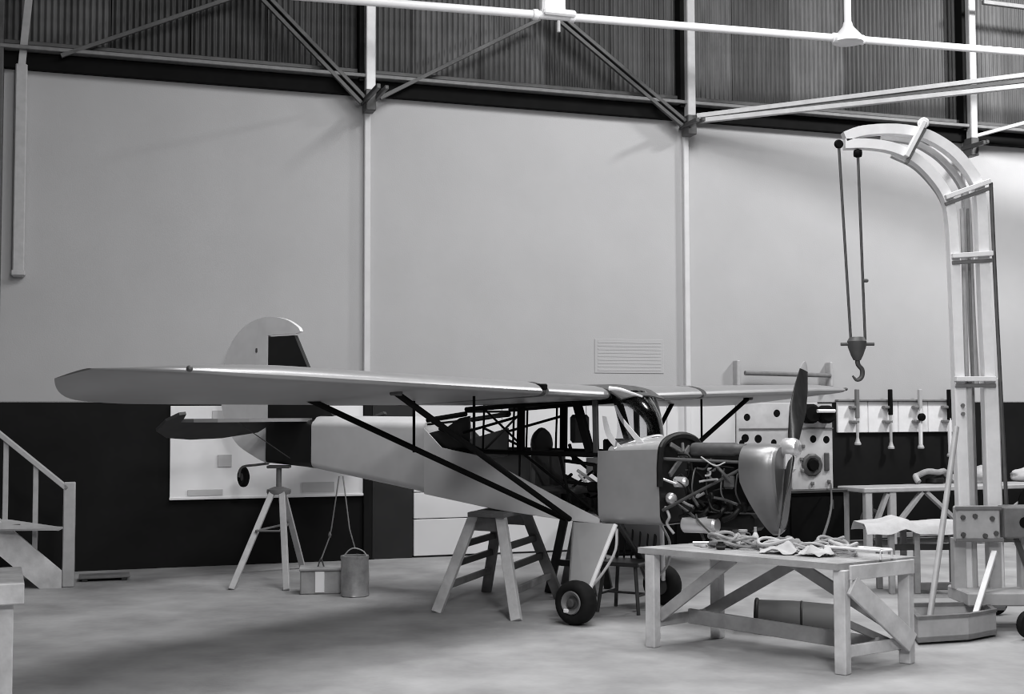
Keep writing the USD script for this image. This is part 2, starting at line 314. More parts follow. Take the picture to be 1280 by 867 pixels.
def wing(sg):
    secs = []
    for w in list(np.linspace(1.34, 3.9, 8)) + list(3.9 + 1.17 * np.sin(np.linspace(.12, np.pi / 2, 18))):
        t = max(0, (w - 3.9) / 1.17); le = -.60 * max(0, (t - .6) / .4) ** 2.4; te = -1.60 + .50 * t ** 1.8 + .12 * t ** 8
        secs.append(wingsec(sg * w, le, te, WZ(w) + .04 * t ** 3, .080 * (1 - .60 * t ** 2.2)))
    if sg > 0: secs = secs[::-1]
    return MB().loft(secs)
for sg, lab in ((-1, None), (1, None)):
    wg = part('wing', wing(sg), M['wingfab'], AC, smooth=40)
    rp = [wingsec(sg * w, 0, -1.6, WZ(w), .080) for w in (.36, .8, 1.25)]
    part('wing_root_panel', MB().loft(rp if sg < 0 else rp[::-1]), M['wingfab'], AC, smooth=40)
    b = MB(); s2 = [wingsec(sg * w, -.03, -1.58, WZ(w) - .004, .070) for w in (1.24, 1.35)]; b.loft(s2 if sg < 0 else s2[::-1]); part('wing_joint', b, M['dsteel'], AC, smooth=40)
    part('navigation_lamp', MB().lathe([(.016, -.03), (.02, .0), (.016, .02), (.008, .028)], (-.05, sg * 4.78, WZ(4.78) + .045), (1, sg * .6, .1), 14), M['dsteel'], wg)
    # lift struts
    for nm, p0, p1, ch in (('front_strut', (-.28, sg * 2.75, 1.915), (-.40, sg * .40, .845), .045), ('rear_strut', (-1.20, sg * 2.75, 1.88), (-.45, sg * .40, .845), .038)):
        st = part(nm, MB().tube(p0, p1, .024, 12, sx=1.0), M['black'], AC, label='dark slim lift strut')
        b = MB(); q = np.array(p0) + .02; b.box(np.array(p0) + (0, 0, .02), (.10, .05, .08), .01); part('fitting', b, M['dsteel'], st)
    for uu, t in ((-.32, .40), (-.95, .40)):
        w = sg * (2.75 - 2.35 * t)
        b = MB(); b.tube((uu, w, 1.855 - 1.01 * t), (uu, w, 1.90), .011, 8); part('jury_strut', b, M['black'], AC)
b = MB(); b.box((-.07, -1.30, 1.975), (.16, .05, .05), .01); part('fuel_cap', b, M['black'], AC)
# rear fuselage
secs = []
for u in np.linspace(-2.12, -3.88, 10):
    t = (-2.12 - u) / 2.6; hw = .36 - .30 * t; z0_, z1_ = bot(u), 1.685 + .02 * t; r = min(.07, hw * .6); P = []
    for cx, cz, a0 in ((hw - r, z0_ + r, -90), (hw - r, z1_ - r, 0)):
        P += [(cx + r * math.cos(math.radians(a)), cz + r * math.sin(math.radians(a))) for a in np.linspace(a0, a0 + 90, 5)]
    P = P[:-1] + [(hw * .5, z1_ + .03), (0, z1_ + .045), (-hw * .5, z1_ + .03)] + [(-a, c) for a, c in P[::-1][1:]]
    secs.append(np.array([(u, a, c) for a, c in P]))
part('rear_fuselage', MB().loft(secs), M['fabric'], AC, smooth=40)
b = MB(); b.path([secs[i][8] + (0, .004, 0) for i in range(len(secs))], .012, 8); part('stringer', b, M['fabric'], AC)
secs = []
for u in np.linspace(-3.885, -4.69, 6):
    t = (-2.12 - u) / 2.6; hw = max(.36 - .30 * t, .035) + .003; z0_, z1_ = bot(u) - .003, 1.70; r = hw * .5; P = []
    for cx, cz, a0 in ((hw - r, z0_ + r, -90), (hw - r, z1_ - r, 0), (-hw + r, z1_ - r, 90), (-hw + r, z0_ + r, 180)):
        P += [(cx + r * math.cos(math.radians(a)), cz + r * math.sin(math.radians(a))) for a in np.linspace(a0, a0 + 90, 5)]
    secs.append(np.array([(u, a, c) for a, c in P]))
part('tail_cone', MB().loft(secs), M['darkfab'], AC, label='black painted tail end of fuselage', smooth=40)
# cabin side panels, belly
for sg in (-1, 1):
    poly = [(-2.12, bot(-2.12))] + [(u, bot(u)) for u in (-1.6, -1.2, -.8, -.43, -.12)] + [(-.12, .86), (-.5, 1.0), (-1.0, 1.20), (-1.44, 1.37), (-1.62, 1.40), (-1.9, 1.44), (-2.12, 1.62)]
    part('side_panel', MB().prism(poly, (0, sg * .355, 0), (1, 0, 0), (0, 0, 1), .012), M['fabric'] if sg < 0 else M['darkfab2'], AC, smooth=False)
P = [[(u, w, bot(u) + .005) for w in (-.35, 0, .35)] for u in np.linspace(-2.12, -.12, 8)]
part('belly_panel', MB().sheet(P, .01), M['fabric'], AC)
b = MB(); b.prism([(-2.13, 1.42), (-1.60, 1.41), (-1.60, 1.74), (-1.72, 1.72), (-1.90, 1.62), (-2.13, 1.57)], (0, -.30, 0), (1, 0, 0), (0, 0, 1), .02); part('baggage_panel', b, M['darkfab'], AC, smooth=False)
b = MB(); b.prism([(-2.13, 1.30), (-1.62, 1.35), (-1.62, 1.62), (-2.13, 1.5)], (0, .31, 0), (1, 0, 0), (0, 0, 1), .02); part('baggage_panel', b, M['darkfab'], AC, smooth=False)
# steel tube frame
def tubes(name, lst, r=.016, mat='black'):
    for p0, p1 in lst: part(name, MB().tube(p0, p1, r, 8), M[mat], AC)
for sg in (-1, 1):
    y = sg * .335
    tubes('longeron', [((-2.1, y, 1.415), (-.10, y, 1.405)), ((-2.1, y, 1.70), (-1.62, y, 1.76)), ((-1.62, y, 1.80), (-.02, y, 1.90))], .024)
    part('door_post', MB().bar((-.98, y, 1.42), (-.97, y, 1.90), .065, .045, (0, 1, 0)), M['black'], AC)
    tubes('frame_upright', [((-1.42, y, 1.41), (-1.40, y, 1.86)), ((-1.07, y, 1.42), (-1.05, y, 1.86)), ((-1.0, y, .87), (-.99, y, 1.41))], .010)
    part('windscreen_post', MB().bar((-.22, y, 1.42), (-.37, y, 1.88), .05, .075, (1, 0, 0)), M['black'], AC)
    part('windscreen_post', MB().bar((-.16, y, 1.38), (-.17, y, 1.90), .03, .05, (1, 0, 0)), M['dsteel'], AC)
    tubes('frame_diagonal', [((-1.65, y, 1.585), (-1.0, y, 1.735)), ((-1.95, y, 1.62), (-1.42, y, 1.42)), ((-.95, y, 1.40), (-.12, y, .88)), ((-.55, y, 1.40), (-.40, y, .85))], .013)
tubes('cross_tube', [((-1.42, -.335, 1.41), (-1.42, .335, 1.82)), ((-1.42, .335, 1.41), (-1.42, -.335, 1.82)), ((-2.1, -.335, 1.66), (-1.62, .335, 1.74)), ((-1.62, -.335, 1.78), (-1.62, .335, 1.78)), ((-.98, -.335, 1.88), (-.98, .335, 1.88)), ((-.2, -.335, 1.41), (-.2, .335, 1.41)), ((-.98, -.335, 1.41), (-.98, .335, 1.41))], .011)
# instrument bay, seats and loose gear in the open cabin
b = MB(); b.box((-.10, 0, 1.44), (.03, .62, .20), .02); part('instrument_panel', b, M['black'], AC)
for w in (-.17, .05):
    b = MB(); b.box((-.90 + .0, w + .04, 1.24), (.05, .30, .36), .03, None); part('seat_back', b, M['darkfab2'], AC)
    b = MB(); b.box((-.66, w + .04, 1.08), (.42, .30, .06), .02); part('seat_cushion', b, M['darkfab2'], AC)
b = MB(); b.box((-.70, .20, 1.62), (.06, .28, .26), .03); part('head_rest', b, M['darkfab2'], AC)
b = MB(); b.lathe([(.14, -.03), (.16, 0), (.14, .03)], (-1.15, .22, 1.47), (1, 0, 0), 20); part('radio_dome', b, M['darkfab2'], AC)
for k in range(16):
    p = np.array([RNG.uniform(-.55, -.08), RNG.uniform(-.31, .2), RNG.uniform(.95, 1.38)]); q = p + RNG.uniform(-.2, .2, 3) * (1.2, .8, .9); q[1] = np.clip(q[1], -.32, .32)
    part('control_rod', MB().tube(p, q, RNG.uniform(.009, .02), 8), M['black'] if k % 5 else M['lsteel'], AC)
for k, (u, z) in enumerate(((-.16, 1.28), (-.22, 1.12), (-.12, 1.02), (-.3, .98))):
    b = MB(); b.box((u, -.28, z), (.12, .08, .09), .02); part('cabin_fitting', b, M['black'] if k % 2 else M['iron'], AC)
for z, u0_, u1_ in ((1.345, -.52, -.20), (1.16, -.50, -.05)):
    b = MB(); b.bar((u0_, -.30, z), (u1_, -.30, z - .03), .03, .03); part('seat_rail', b, M['black'], AC)
b = MB(); b.box((-.88 + .35, .25, 1.28), (.26, .02, .15), .01); part('far_window_card', b, M['paper2'], AC)
# roof between the wings
P = [[(u, w, 1.985 + .035 * math.cos(w * 4.3) - .10 * max(0, (u + .12) / .24) ** 2) for w in np.linspace(-.36, .36, 9)] for u in np.linspace(-1.2, .12, 10)]
part('cabin_roof', MB().sheet(P, .012), M['dsteel'], AC, smooth=40)
part('roof_fairing', MB().path(spline([(.0, -.37, 1.975), (.09, -.34, 1.965), (.16, -.27, 1.935), (.20, -.16, 1.905)], 14), np.linspace(.020, .008, 14), 10), M['white'], AC)
# boot cowl, upper deck, firewall
def usec(u, f=1.0):
    hw = .372 - .035 * max(0, (u + .12) / .59); zb = .815 + .01 * (u + .12); zt = 1.44 + .02 * (u + .12) / .6; r = .10; P = [(-hw, zt)]
    P += [(-hw + r + r * math.cos(math.radians(a)), zb + r + r * math.sin(math.radians(a))) for a in np.linspace(180, 270, 7)]
    P += [(hw - r + r * math.cos(math.radians(a)), zb + r + r * math.sin(math.radians(a))) for a in np.linspace(270, 360, 7)] + [(hw, zt)]
    P.insert(1, (-hw - .012, (zt + zb) / 2 + .1)); P.insert(-1, (hw + .012, (zt + zb) / 2 + .1))
    return [(u, a, c) for a, c in P]
part('boot_cowl', MB().sheet([usec(u) for u in np.linspace(-.12, .47, 8)][::-1], .006), M['alu'], AC, smooth=40)
def dsec(u):
    hw = .372 - .035 * max(0, (u + .12) / .59); zt = 1.44 + .02 * (u + .12) / .6; zz = 1.535 + .10 * (u - .03)
    return [(u - .0 + .04 * math.sin(a), -hw * math.cos(a), zt + (zz - zt) * math.sin(a) ** .8) for a in np.linspace(0, np.pi, 17)]
part('upper_deck', MB().sheet([dsec(u) for u in np.linspace(-.02, .47, 7)], .006), M['alub'], AC, smooth=40)
fp = [(-.335, 1.44)] + [(-.335, .93), (-.24, .84), (.24, .84), (.335, .93), (.335, 1.44)] + [(-.335 * math.cos(a), 1.44 + .135 * math.sin(a)) for a in np.linspace(np.pi, 0, 14)[1:-1]]
part('firewall', MB().prism(fp, (.46, 0, 0), (0, 1, 0), (0, 0, 1), .012), M['iron'], AC, smooth=False)
ringpts = [(.475, -.335, 1.15), (.478, -.34, 1.30), (.48, -.33, 1.42)] + [(.485, -.335 * math.cos(a), 1.44 + .135 * math.sin(a)) for a in np.linspace(.25, np.pi - .25, 14)] + [(.48, .33, 1.42), (.478, .335, 1.30), (.475, .335, 1.1)]
part('firewall_flange', MB().path(ringpts, .028, 10), M['iron'], AC)
b = MB(); b.bar((.49, -.20, 1.24), (.50, .12, 1.47), .05, .02, (1, 0, 0)); b.bar((.50, -.2, 1.50), (.52, .05, 1.40), .04, .02, (1, 0, 0)); part('firewall_stiffener', b, M['msteel'], AC)
# windscreen
def wsgrid(w0, w1, n=10):
    G = []
    for t in np.linspace(0, 1, 9):
        row = []
        for w in np.linspace(w0, w1, n):
            k = w / .36; base = np.array([.26 - .22 * k * k, w, 1.46 + .11 * (1 - k * k)]); top = np.array([.06 - .06 * k * k, w * .97, 1.93 + .03 * (1 - k * k)])
            p = base + (top - base) * t; p[0] += .05 * math.sin(math.pi * t); row.append(p)
        G.append(row)
    return np.array(G)
ws = part('windscreen', MB().sheet(wsgrid(-.36, .36, 16), .003), M['glass'], AC, smooth=40, label='clear curved plastic windscreen')
G = wsgrid(-.36, .36, 16)
def strip(pts, wid, d):
    pts = np.asarray(pts, float); return MB().sheet([[p, p + np.asarray(d) * wid * k] for p, k in zip(pts, np.linspace(.55, 1.5, len(pts)))], .006)
part('windscreen_frame', strip(spline([(-.09, -.345, 1.74), (-.07, -.345, 1.62), (-.02, -.35, 1.53), (.06, -.35, 1.455)], 10), .085, (.85, 0, -.15)), M['white'], ws)
part('windscreen_frame', strip(spline([(.0, -.30, 1.83), (.06, -.31, 1.72), (.14, -.31, 1.62), (.24, -.31, 1.51)], 10), .05, (.85, 0, .1)), M['white'], ws)
part('windscreen_frame', MB().path(G[:, 15], .016, 8), M['msteel'], ws); part('windscreen_frame', MB().path(G[:, 10], .010, 8), M['msteel'], ws); part('windscreen_frame', MB().path(G[0], .010, 8), M['alub'], ws)
# engine
EN = thing('engine', parent=AC)
EN.SetCustomDataByKey('label', 'dark uncowled inverted inline engine')
b = MB(); b.box((.90, 0, 1.40), (.56, .26, .16), .04); part('crankcase', b, M['iron'], EN)
b = MB(); b.lathe([(.03, -.02), (.055, 0), (.06, .02), (.06, .40), (.05, .42), (.05, .5)], (.66, -.10, 1.455), (1, 0, .01), 20); part('oil_rail', b, M['case'], EN)
for k in range(4):
    u = .68 + .135 * k; prof = []
    for i in range(14): prof += [(.066 if i % 2 else .05, 1.34 - .022 * i), (.066 if i % 2 else .05, 1.34 - .022 * i - .02)]
    b = MB(); b.lathe(prof[::-1], (u, 0, 0), n=18); part('cylinder', b, M['iron'], EN)
    b = MB(); b.box((u, 0, .99), (.115, .18, .09), .02); part('cylinder_head', b, M['iron'], EN)
    b = MB(); b.path(spline([(u, -.08, .98), (u + .02, -.16, .97), (u - .02, -.19, .92), (u - .10, -.19, .89)], 10), .022, 8); part('exhaust_stub', b, M['iron'], EN)
    b = MB(); b.path(spline([(u, -.10, 1.30), (u + .02, -.17, 1.25), (u, -.16, 1.12), (u + .01, -.10, 1.02)], 12), .007, 6); part('ignition_lead', b, M['dsteel'] if k % 2 else M['msteel'], EN)
b = MB(); b.box((.86, -.02, 1.17), (.58, .10, .38), .02); part('cylinder_baffle', b, M['iron'], EN)
b = MB(); b.box((.88, .05, .86), (.62, .24, .14), .03); part('lower_tray', b, M['iron'], EN)
for sg in (-1, 1):
    for p0, p1 in (((.47, sg * .28, 1.38), (1.12, sg * .14, 1.36)), ((.47, sg * .29, .95), (1.12, sg * .15, 1.30))):
        part('mount_tube', MB().tube(p0, p1, .014, 8), M['dsteel'], EN)
b = MB(); b.lathe([(.055, 0), (.07, .015), (.07, .30), (.055, .32)], (.60, -.17, .835), (1, 0, .02), 24); part('oil_canister', b, M['alub'], EN, label='bright metal canister')
b = MB(); b.lathe([(.03, 0), (.045, .01), (.045, .10), (.03, .12)], (.53, -.19, 1.185), (1, 0, 0), 18); part('magneto', b, M['alub'], EN)
b = MB(); b.lathe([(.02, -.05), (.045, -.025), (.052, 0), (.045, .025), (.02, .05)], (.50, -.20, 1.045), (0, 1, .2), 18); part('fuel_filter', b, M['alub'], EN)
b = MB(); b.bar((.46, -.30, 1.22), (.58, -.24, 1.17), .03, .02); part('cowl_bracket', b, M['alub'], EN)
b = MB(); b.box((1.02, -.15, 1.20), (.10, .06, .12), .02); part('starter_housing', b, M['case'], EN)
b = MB(); b.box((.86, -.15, 1.295), (.07, .04, .03), .008); part('name_plate', b, M['lsteel'], EN)
for k in range(30):
    p = np.array([RNG.uniform(.50, .92), RNG.uniform(-.24, -.14), RNG.uniform(.88, 1.45)]); q = p + np.array([RNG.uniform(-.02, .25), RNG.uniform(-.04, .06), RNG.uniform(-.22, .12)]); m = (p + q) / 2 + RNG.uniform(-.05, .05, 3)
    part('hose', MB().path(spline([p, m, q], 10), RNG.uniform(.006, .014), 7), M[('iron', 'dsteel', 'iron', 'case', 'iron', 'lsteel')[k % 6]], EN)
b = MB(); b.path(spline([(.48, -.26, .98), (.53, -.28, .90), (.50, -.27, .84), (.56, -.26, .76)], 12), .012, 7); part('drain_pipe', b, M['lsteel'], EN)
# nose bowl
secs = []
for t in np.linspace(0, 1, 9):
    k = math.sqrt(max(0, 1 - (t * .93) ** 2.6)) ; P = []
    for a in np.linspace(0, 2 * np.pi, 40, endpoint=False):
        c, s = math.cos(a), math.sin(a)
        if s > 0: w_, z_ = .235 * np.sign(c) * abs(c) ** .75, 1.30 + .215 * s ** .75
        else: w_, z_ = .235 * c * (1 - .25 * abs(s)), 1.30 - .53 * abs(s) ** .95
        urim = 1.15 + .20 * min(1, max(0, (1.22 - z_) / .45)) ** 1.2
        P.append((urim + (1.435 - urim) * (t ** .8), w_ * (.45 + .55 * k), 1.30 + (z_ - 1.30) * (.80 + .20 * k)))
    secs.append(np.array(P))
inner = [np.array([(p[0] + .012, p[1] * .965, 1.30 + (p[2] - 1.30) * .98) for p in s]) for s in secs[:-1]]
b = MB(); b.loft(inner[::-1] + secs, False); c_ = secs[-1].mean(0); n_ = len(secs[-1]); b.add(np.vstack([secs[-1], c_]), [[j, (j + 1) % n_, n_] for j in range(n_)])
nb = part('nose_bowl', b, M['alud'], AC, smooth=50)
# propeller
PR = thing('propeller', parent=AC); PR.SetCustomDataByKey('label', 'dark two-blade propeller with pale tips')
pc = np.array([1.49, .045, 1.475]); pa = math.radians(20.8); pd = np.array([0, math.sin(pa), math.cos(pa)])
for sg in (1, -1):
    secs = []; L = .76; ff = np.linspace(.05, .90, 14)
    def bsec(f):
        r = L * f; cw = np.interp(f, [0, .08, .2, .45, .7, .9, .97, 1], [.085, .09, .11, .155, .14, .095, .06, .02]); tk = np.interp(f, [0, .15, .5, 1], [.075, .055, .028, .008]); pit_ = math.radians(np.interp(f, [0, .2, .6, 1], [62, 50, 30, 18]))
        e = np.cross(pd * sg, (1, 0, 0)); ch = e * math.cos(pit_) + np.array([1, 0, 0]) * math.sin(pit_); nn = np.cross(ch, pd * sg)
        return np.array([pc + pd * sg * r + ch * cw / 2 * math.cos(a) + nn * tk / 2 * math.sin(a) for a in np.linspace(0, 2 * np.pi, 18, endpoint=False)])
    bl = part('blade', MB().loft([bsec(f) for f in ff]), M['prop'], PR, smooth=50)
    part('blade_tip', MB().loft([bsec(f) for f in np.linspace(.90, 1, 6)]), M['lsteel'], PR, smooth=50, label='pale painted blade tip')
b = MB(); b.lathe([(.075, -.07), (.085, -.05), (.085, .02), (.07, .05), (.03, .07)], pc, (1, 0, 0), 24); part('hub', b, M['alub'], PR)
b = MB(); b.box(pc + (-.005, -.03, -.10), (.10, .085, .19), .03); part('hub_clamp', b, M['white'], PR, label='bright white hub shell')
# tail
def plate(poly, t, mat, name, o=(0, 0, 0), **k): return part(name, MB().prism(poly, o, (1, 0, 0), (0, 0, 1), t), M[mat], AC, smooth=False, **k)
plate([(-4.70, 1.70), (-3.66, 1.71), (-3.86, 1.90), (-4.10, 2.29), (-4.29, 2.615), (-4.70, 2.615)], .05, 'darkfab', 'fin', label='black fin')
rud = [(-4.72, 1.22), (-4.95, 1.30), (-5.25, 1.45), (-5.46, 1.75), (-5.50, 2.10), (-5.44, 2.38), (-5.28, 2.62), (-5.05, 2.77), (-4.75, 2.835), (-4.45, 2.80), (-4.25, 2.71), (-4.20, 2.655), (-4.28, 2.63), (-4.72, 2.63)]
R = Polygon(rud).buffer(.03).buffer(-.03); xy = spline(rud, 70)
plate([tuple(p) for p in spline(rud[:12], 50)] + rud[12:], .045, 'tailfab', 'rudder', label='pale rudder with balance horn over the fin')
b = MB(); b.tube((-4.71, 0, 1.25), (-4.71, 0, 2.62), .018, 8); part('rudder_hinge', b, M['dsteel'], AC)
b = MB(); b.box((-4.90, 0, 2.47), (.03, .06, .05), .006); part('hinge_bracket', b, M['dsteel'], AC)
for sg in (-1, 1):
    st = [(-3.98, .05), (-4.0, .9), (-4.10, 1.22), (-4.30, 1.36), (-4.50, 1.36), (-4.50, .05)]
    part('tailplane', MB().prism([(u, w) for u, w in st], (0, 0, 1.70), (1, 0, 0), (0, sg, 0), .035), M['wingfab'], AC, smooth=False)
    dr = math.radians(24); ex = np.array([math.cos(dr), 0, math.sin(dr)])
    el = [(0, .09), (0, 1.36), (.10, 1.385), (.20, 1.43), (.18, 1.50), (.02, 1.55), (-.22, 1.50), (-.40, 1.25), (-.46, .9), (-.44, .5), (-.30, .10)]
    part('elevator', MB().prism(el, (-4.515, 0, 1.695), ex, (0, sg, 0), .03), M['darkfab2'] , AC, smooth=False, label='drooping dark elevator')
    part('tail_brace_wire', MB().tube((-4.2, sg * .9, 1.69), (-4.25, sg * .06, 1.26), .005, 6), M['dsteel'], AC)
# tail wheel
TW = thing('tail_wheel', parent=AC)
b = MB(); b.ring([(.045, -.025), (.085, -.035), (.11, -.02), (.115, 0), (.11, .02), (.085, .035), (.045, .025)], (-5.13, 0, 1.06), (.25, 1, 0), 24); part('tyre', b, M['rubber'], TW)
b = MB(); b.lathe([(.05, -.02), (.05, .02)], (-5.13, 0, 1.06), (.25, 1, 0), 16); part('hub', b, M['dsteel'], TW)
b = MB(); b.path(spline([(-4.72, 0, 1.22), (-4.9, -.01, 1.20), (-5.10, -.05, 1.17), (-5.14, -.05, 1.06)], 12), .014, 8); part('spring', b, M['msteel'], TW)
# main gear
for sg in (-1, 1):
    A, B_, C_, D_ = np.array([(-.36, sg * .375, .815), (.05, sg * .375, .82), (-.08, sg * .62, .26), (-.24, sg * .62, .24)])
    nn = unit(np.cross(B_ - A, D_ - A)) * .012
    b = MB(); V = [A - nn, B_ - nn, C_ - nn, D_ - nn, A + nn, B_ + nn, C_ + nn, D_ + nn]; b.add(V, [[0, 1, 2, 3], [7, 6, 5, 4], [0, 4, 5, 1], [1, 5, 6, 2], [2, 6, 7, 3], [3, 7, 4, 0]])
    lg = part('gear_leg_fairing', b, M['gearfab'], AC, smooth=False)
    part('leading_tube', MB().tube(B_ + (.01, 0, 0), C_ + (.01, 0, -.02), .02, 10), M['white'], lg); part('trailing_tube', MB().tube(A - (.01, 0, 0), D_ - (.01, 0, .02), .016, 10), M['msteel'], lg)
    part('shock_strut', MB().tube((-.20, sg * .05, .80), (-.17, sg * .60, .25), .025, 10), M['dsteel'], AC)
    part('brake_line', MB().path(spline([(.06, sg * .36, .78), (.10, sg * .45, .60), (.02, sg * .55, .40), (-.1, sg * .58, .27)], 14), .012, 8), M['lsteel'], AC)
    WH = thing('main_wheel', parent=AC); c = (-.13, sg * .70, .185); ax = (0, sg, .06)
    b = MB(); b.ring([(.085, -.06), (.12, -.085), (.155, -.08), (.178, -.05), (.185, 0), (.178, .05), (.155, .08), (.12, .085), (.085, .06)], c, ax, 40); part('tyre', b, M['rubber'], WH, smooth=60)
    b = MB(); b.ring([(.06, .03), (.088, .06), (.098, .075), (.092, .085), (.07, .072), (.05, .04)], c, ax, 32); part('rim', b, M['msteel'], WH, smooth=60)
    b = MB(); b.lathe([(.088, -.055), (.088, .045), (.035, .05), (.035, .085), (.02, .09)], c, ax, 24); part('hub', b, M['dsteel'], WH)
    b = MB(); b.box(np.array(c) + (-.045, sg * .08, -.065), (.05, .025, .035), .008); part('valve_clip', b, M['white'], WH)
    part('axle', MB().tube((-.15, sg * .55, .26), c, .022, 8), M['dsteel'], AC)

# ------------------------------------------------------------------ tail tripod and hanging weights
T = thing('tail_stand', 'pale tripod stand propping up the aircraft tail', 'stand', (-2.52, 13.9, 0)); o = np.array([-2.52, 13.9, 0])
for p in ((-2.83, 12.97, 0), (-2.26, 12.9, 0), (-2.40, 14.75, 0)):
    q = np.array(p) - o; topp = np.array((q[0] * .18, q[1] * .10, .93)); b = MB(); b.bar(q, topp, .062, .05, (0, 1, 0)); part('leg', b, M['lsteel'], T)
b = MB(); b.lathe([(.12, 0), (.13, .02), (.13, .05), (.05, .08)], (0, -.03, .90), n=20); part('head', b, M['msteel'], T)
b = MB(); b.tube((0, -.03, .95), (0, -.03, 1.19), .03, 12); part('screw', b, M['msteel'], T)
b = MB(); b.box((0, -.03, 1.195), (.24, .16, .03), .006); part('saddle', b, M['dsteel'], T)
b = MB(); b.bar((-.15, -.50, .55), (.10, -.52, .55), .02, .02); b.bar((.10, -.52, .55), (.04, .42, .55), .02, .02); b.bar((-.15, -.50, .55), (.04, .42, .55), .02, .02); part('spreader', b, M['msteel'], T)
g = thing('weight_box', 'low pale box hung on a wire under the rear fuselage', 'box', (-1.90, 12.78, 0), 8)
b = MB(); b.box((0, 0, .115), (.40, .30, .23), .012); part('body', b, M['woodm'], g); b = MB(); b.box((0, 0, .24), (.42, .32, .025), .006); part('lid', b, M['woodm'], g)
b = MB(); b.box((-.01, -.155, .12), (.09, .008, .20), .002); part('strap', b, M['paper'], g)
b = MB(); b.path(spline([(-.03, 0, .25), (.0, .0, .33), (.03, 0, .25)], 10), .008, 6); part('handle', b, M['dsteel'], g)
g = thing('weight_can', 'tall crumpled tin can hung on a wire under the rear fuselage', 'can', (-1.53, 12.52, 0))
prof = [(.125, 0), (.135, .01), (.13, .03), (.132, .2), (.13, .35), (.136, .37), (.136, .39), (.11, .39), (.11, .33)]
m = MB().lathe(prof, (0, 0, 0), n=24).get(); v = np.array(m.vertices); v[:, :2] *= 1 + .05 * np.sin(7 * np.arctan2(v[:, 1], v[:, 0]) + 9 * v[:, 2])[:, None]; part('body', trimesh.Trimesh(v, m.faces, process=False), M['tin'], g)
b = MB(); b.path(spline([(-.12, 0, .37), (-.06, 0, .44), (0, 0, .46), (.08, 0, .43), (.12, 0, .37)], 14), .007, 6); part('bail_handle', b, M['lsteel'], g)
b = MB(); b.path([(-1.76, 13.05, 1.13), (-1.82, 12.95, .62), (-1.84, 12.93, .52), (-1.90, 12.78, .32)], .007, 6); b.lathe([(.008, -.03), (.018, 0), (.008, .03)], (-1.835, 12.935, .55), n=8)
tag(part('hanging_wire', b, M['msteel']), 'wire running from the fuselage down to the low pale box', 'wire')
b = MB(); b.path([(-1.72, 13.05, 1.13), (-1.62, 12.80, .62), (-1.53, 12.52, .455)], .007, 6)
tag(part('hanging_wire', b, M['msteel']), 'wire running from the fuselage down to the crumpled tin can', 'wire')

# ------------------------------------------------------------------ trestle steps under the fuselage
c0 = np.array([-.115, 11.89, 0]); d1 = unit((.42, 1.31, 0)); d2 = unit((.71, -.49, 0))
S = thing('trestle_steps', 'wooden trestle steps with splayed legs standing under the fuselage', 'trestle', c0)
ft = {}; tp = {}
for i, sa in enumerate((-1, 1)):
    for sb in (-1, 1): ft[sa, sb] = d1 * sa * .68 + d2 * sb * .43; tp[sa, sb] = d1 * sa * .36 + d2 * sb * .15 + np.array([0, 0, .84])
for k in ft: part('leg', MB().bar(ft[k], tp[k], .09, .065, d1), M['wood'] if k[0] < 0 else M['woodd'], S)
RR = np.array([d1, d2, (0, 0, 1)]); b = MB(); b.box((0, 0, .855), (.84, .40, .04), .006, RR); part('platform', b, M['woodd'], S)
for sa in (-1, 1): part('apron', MB().bar(tp[sa, -1] - (0, 0, .07), tp[sa, 1] - (0, 0, .07), .03, .12, (0, 0, 1)), M['woodd'], S)
for f, lab in ((.27, 1), (.50, 1), (.70, 1)):
    for sb in (-1, 1):
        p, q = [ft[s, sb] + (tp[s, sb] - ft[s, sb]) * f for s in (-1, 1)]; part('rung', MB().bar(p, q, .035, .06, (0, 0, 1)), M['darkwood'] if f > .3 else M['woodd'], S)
p, q = [ft[-1, s] + (tp[-1, s] - ft[-1, s]) * .12 for s in (-1, 1)]
# second, darker trestle beyond
c1 = np.array([.66, 12.85, 0]); S = thing('sawhorse', 'small dark sawhorse beyond the near wheel under the fuselage', 'trestle', c1)
for sa in (-1, 1):
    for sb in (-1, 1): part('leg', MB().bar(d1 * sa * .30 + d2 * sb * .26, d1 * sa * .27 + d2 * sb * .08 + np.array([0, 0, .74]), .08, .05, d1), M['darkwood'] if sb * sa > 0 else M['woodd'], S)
b = MB(); b.box((0, 0, .77), (.80, .20, .07), .008, RR); part('beam', b, M['darkwood'], S)
for sa in (-1, 1): part('rail', MB().bar(d1 * sa * .285 + d2 * -.19 + np.array([0, 0, .30]), d1 * sa * .285 + d2 * .19 + np.array([0, 0, .30]), .03, .06), M['darkwood'], S)

# ------------------------------------------------------------------ dark chair under the nose
CH = thing('wooden_chair', 'dark spindle-back wooden chair under the aircraft nose', 'chair', (1.02, 11.55, 0), -30)
b = MB(); b.box((0, 0, .43), (.42, .40, .035), .012); part('seat', b, M['darkwood'], CH)
for sx in (-1, 1):
    for sy in (-1, 1): part('leg', MB().tube((sx * .20, sy * .19, 0), (sx * .15, sy * .14, .42), .017, 10), M['darkwood'], CH)
    part('stretcher', MB().tube((sx * .185, -.17, .16), (sx * .185, .17, .16), .011, 8), M['darkwood'], CH)
    part('back_post', MB().tube((sx * .18, .18, .44), (sx * .20, .25, .86), .016, 10), M['darkwood'], CH)
part('stretcher', MB().tube((-.185, 0, .16), (.185, 0, .16), .011, 8), M['darkwood'], CH)
b = MB(); b.bar((-.21, .25, .85), (.21, .25, .85), .03, .07); part('back_rail', b, M['darkwood'], CH)
for k in range(4): part('spindle', MB().tube((-.11 + .073 * k, .18, .44), (-.12 + .08 * k, .25, .84), .009, 8), M['darkwood'], CH)

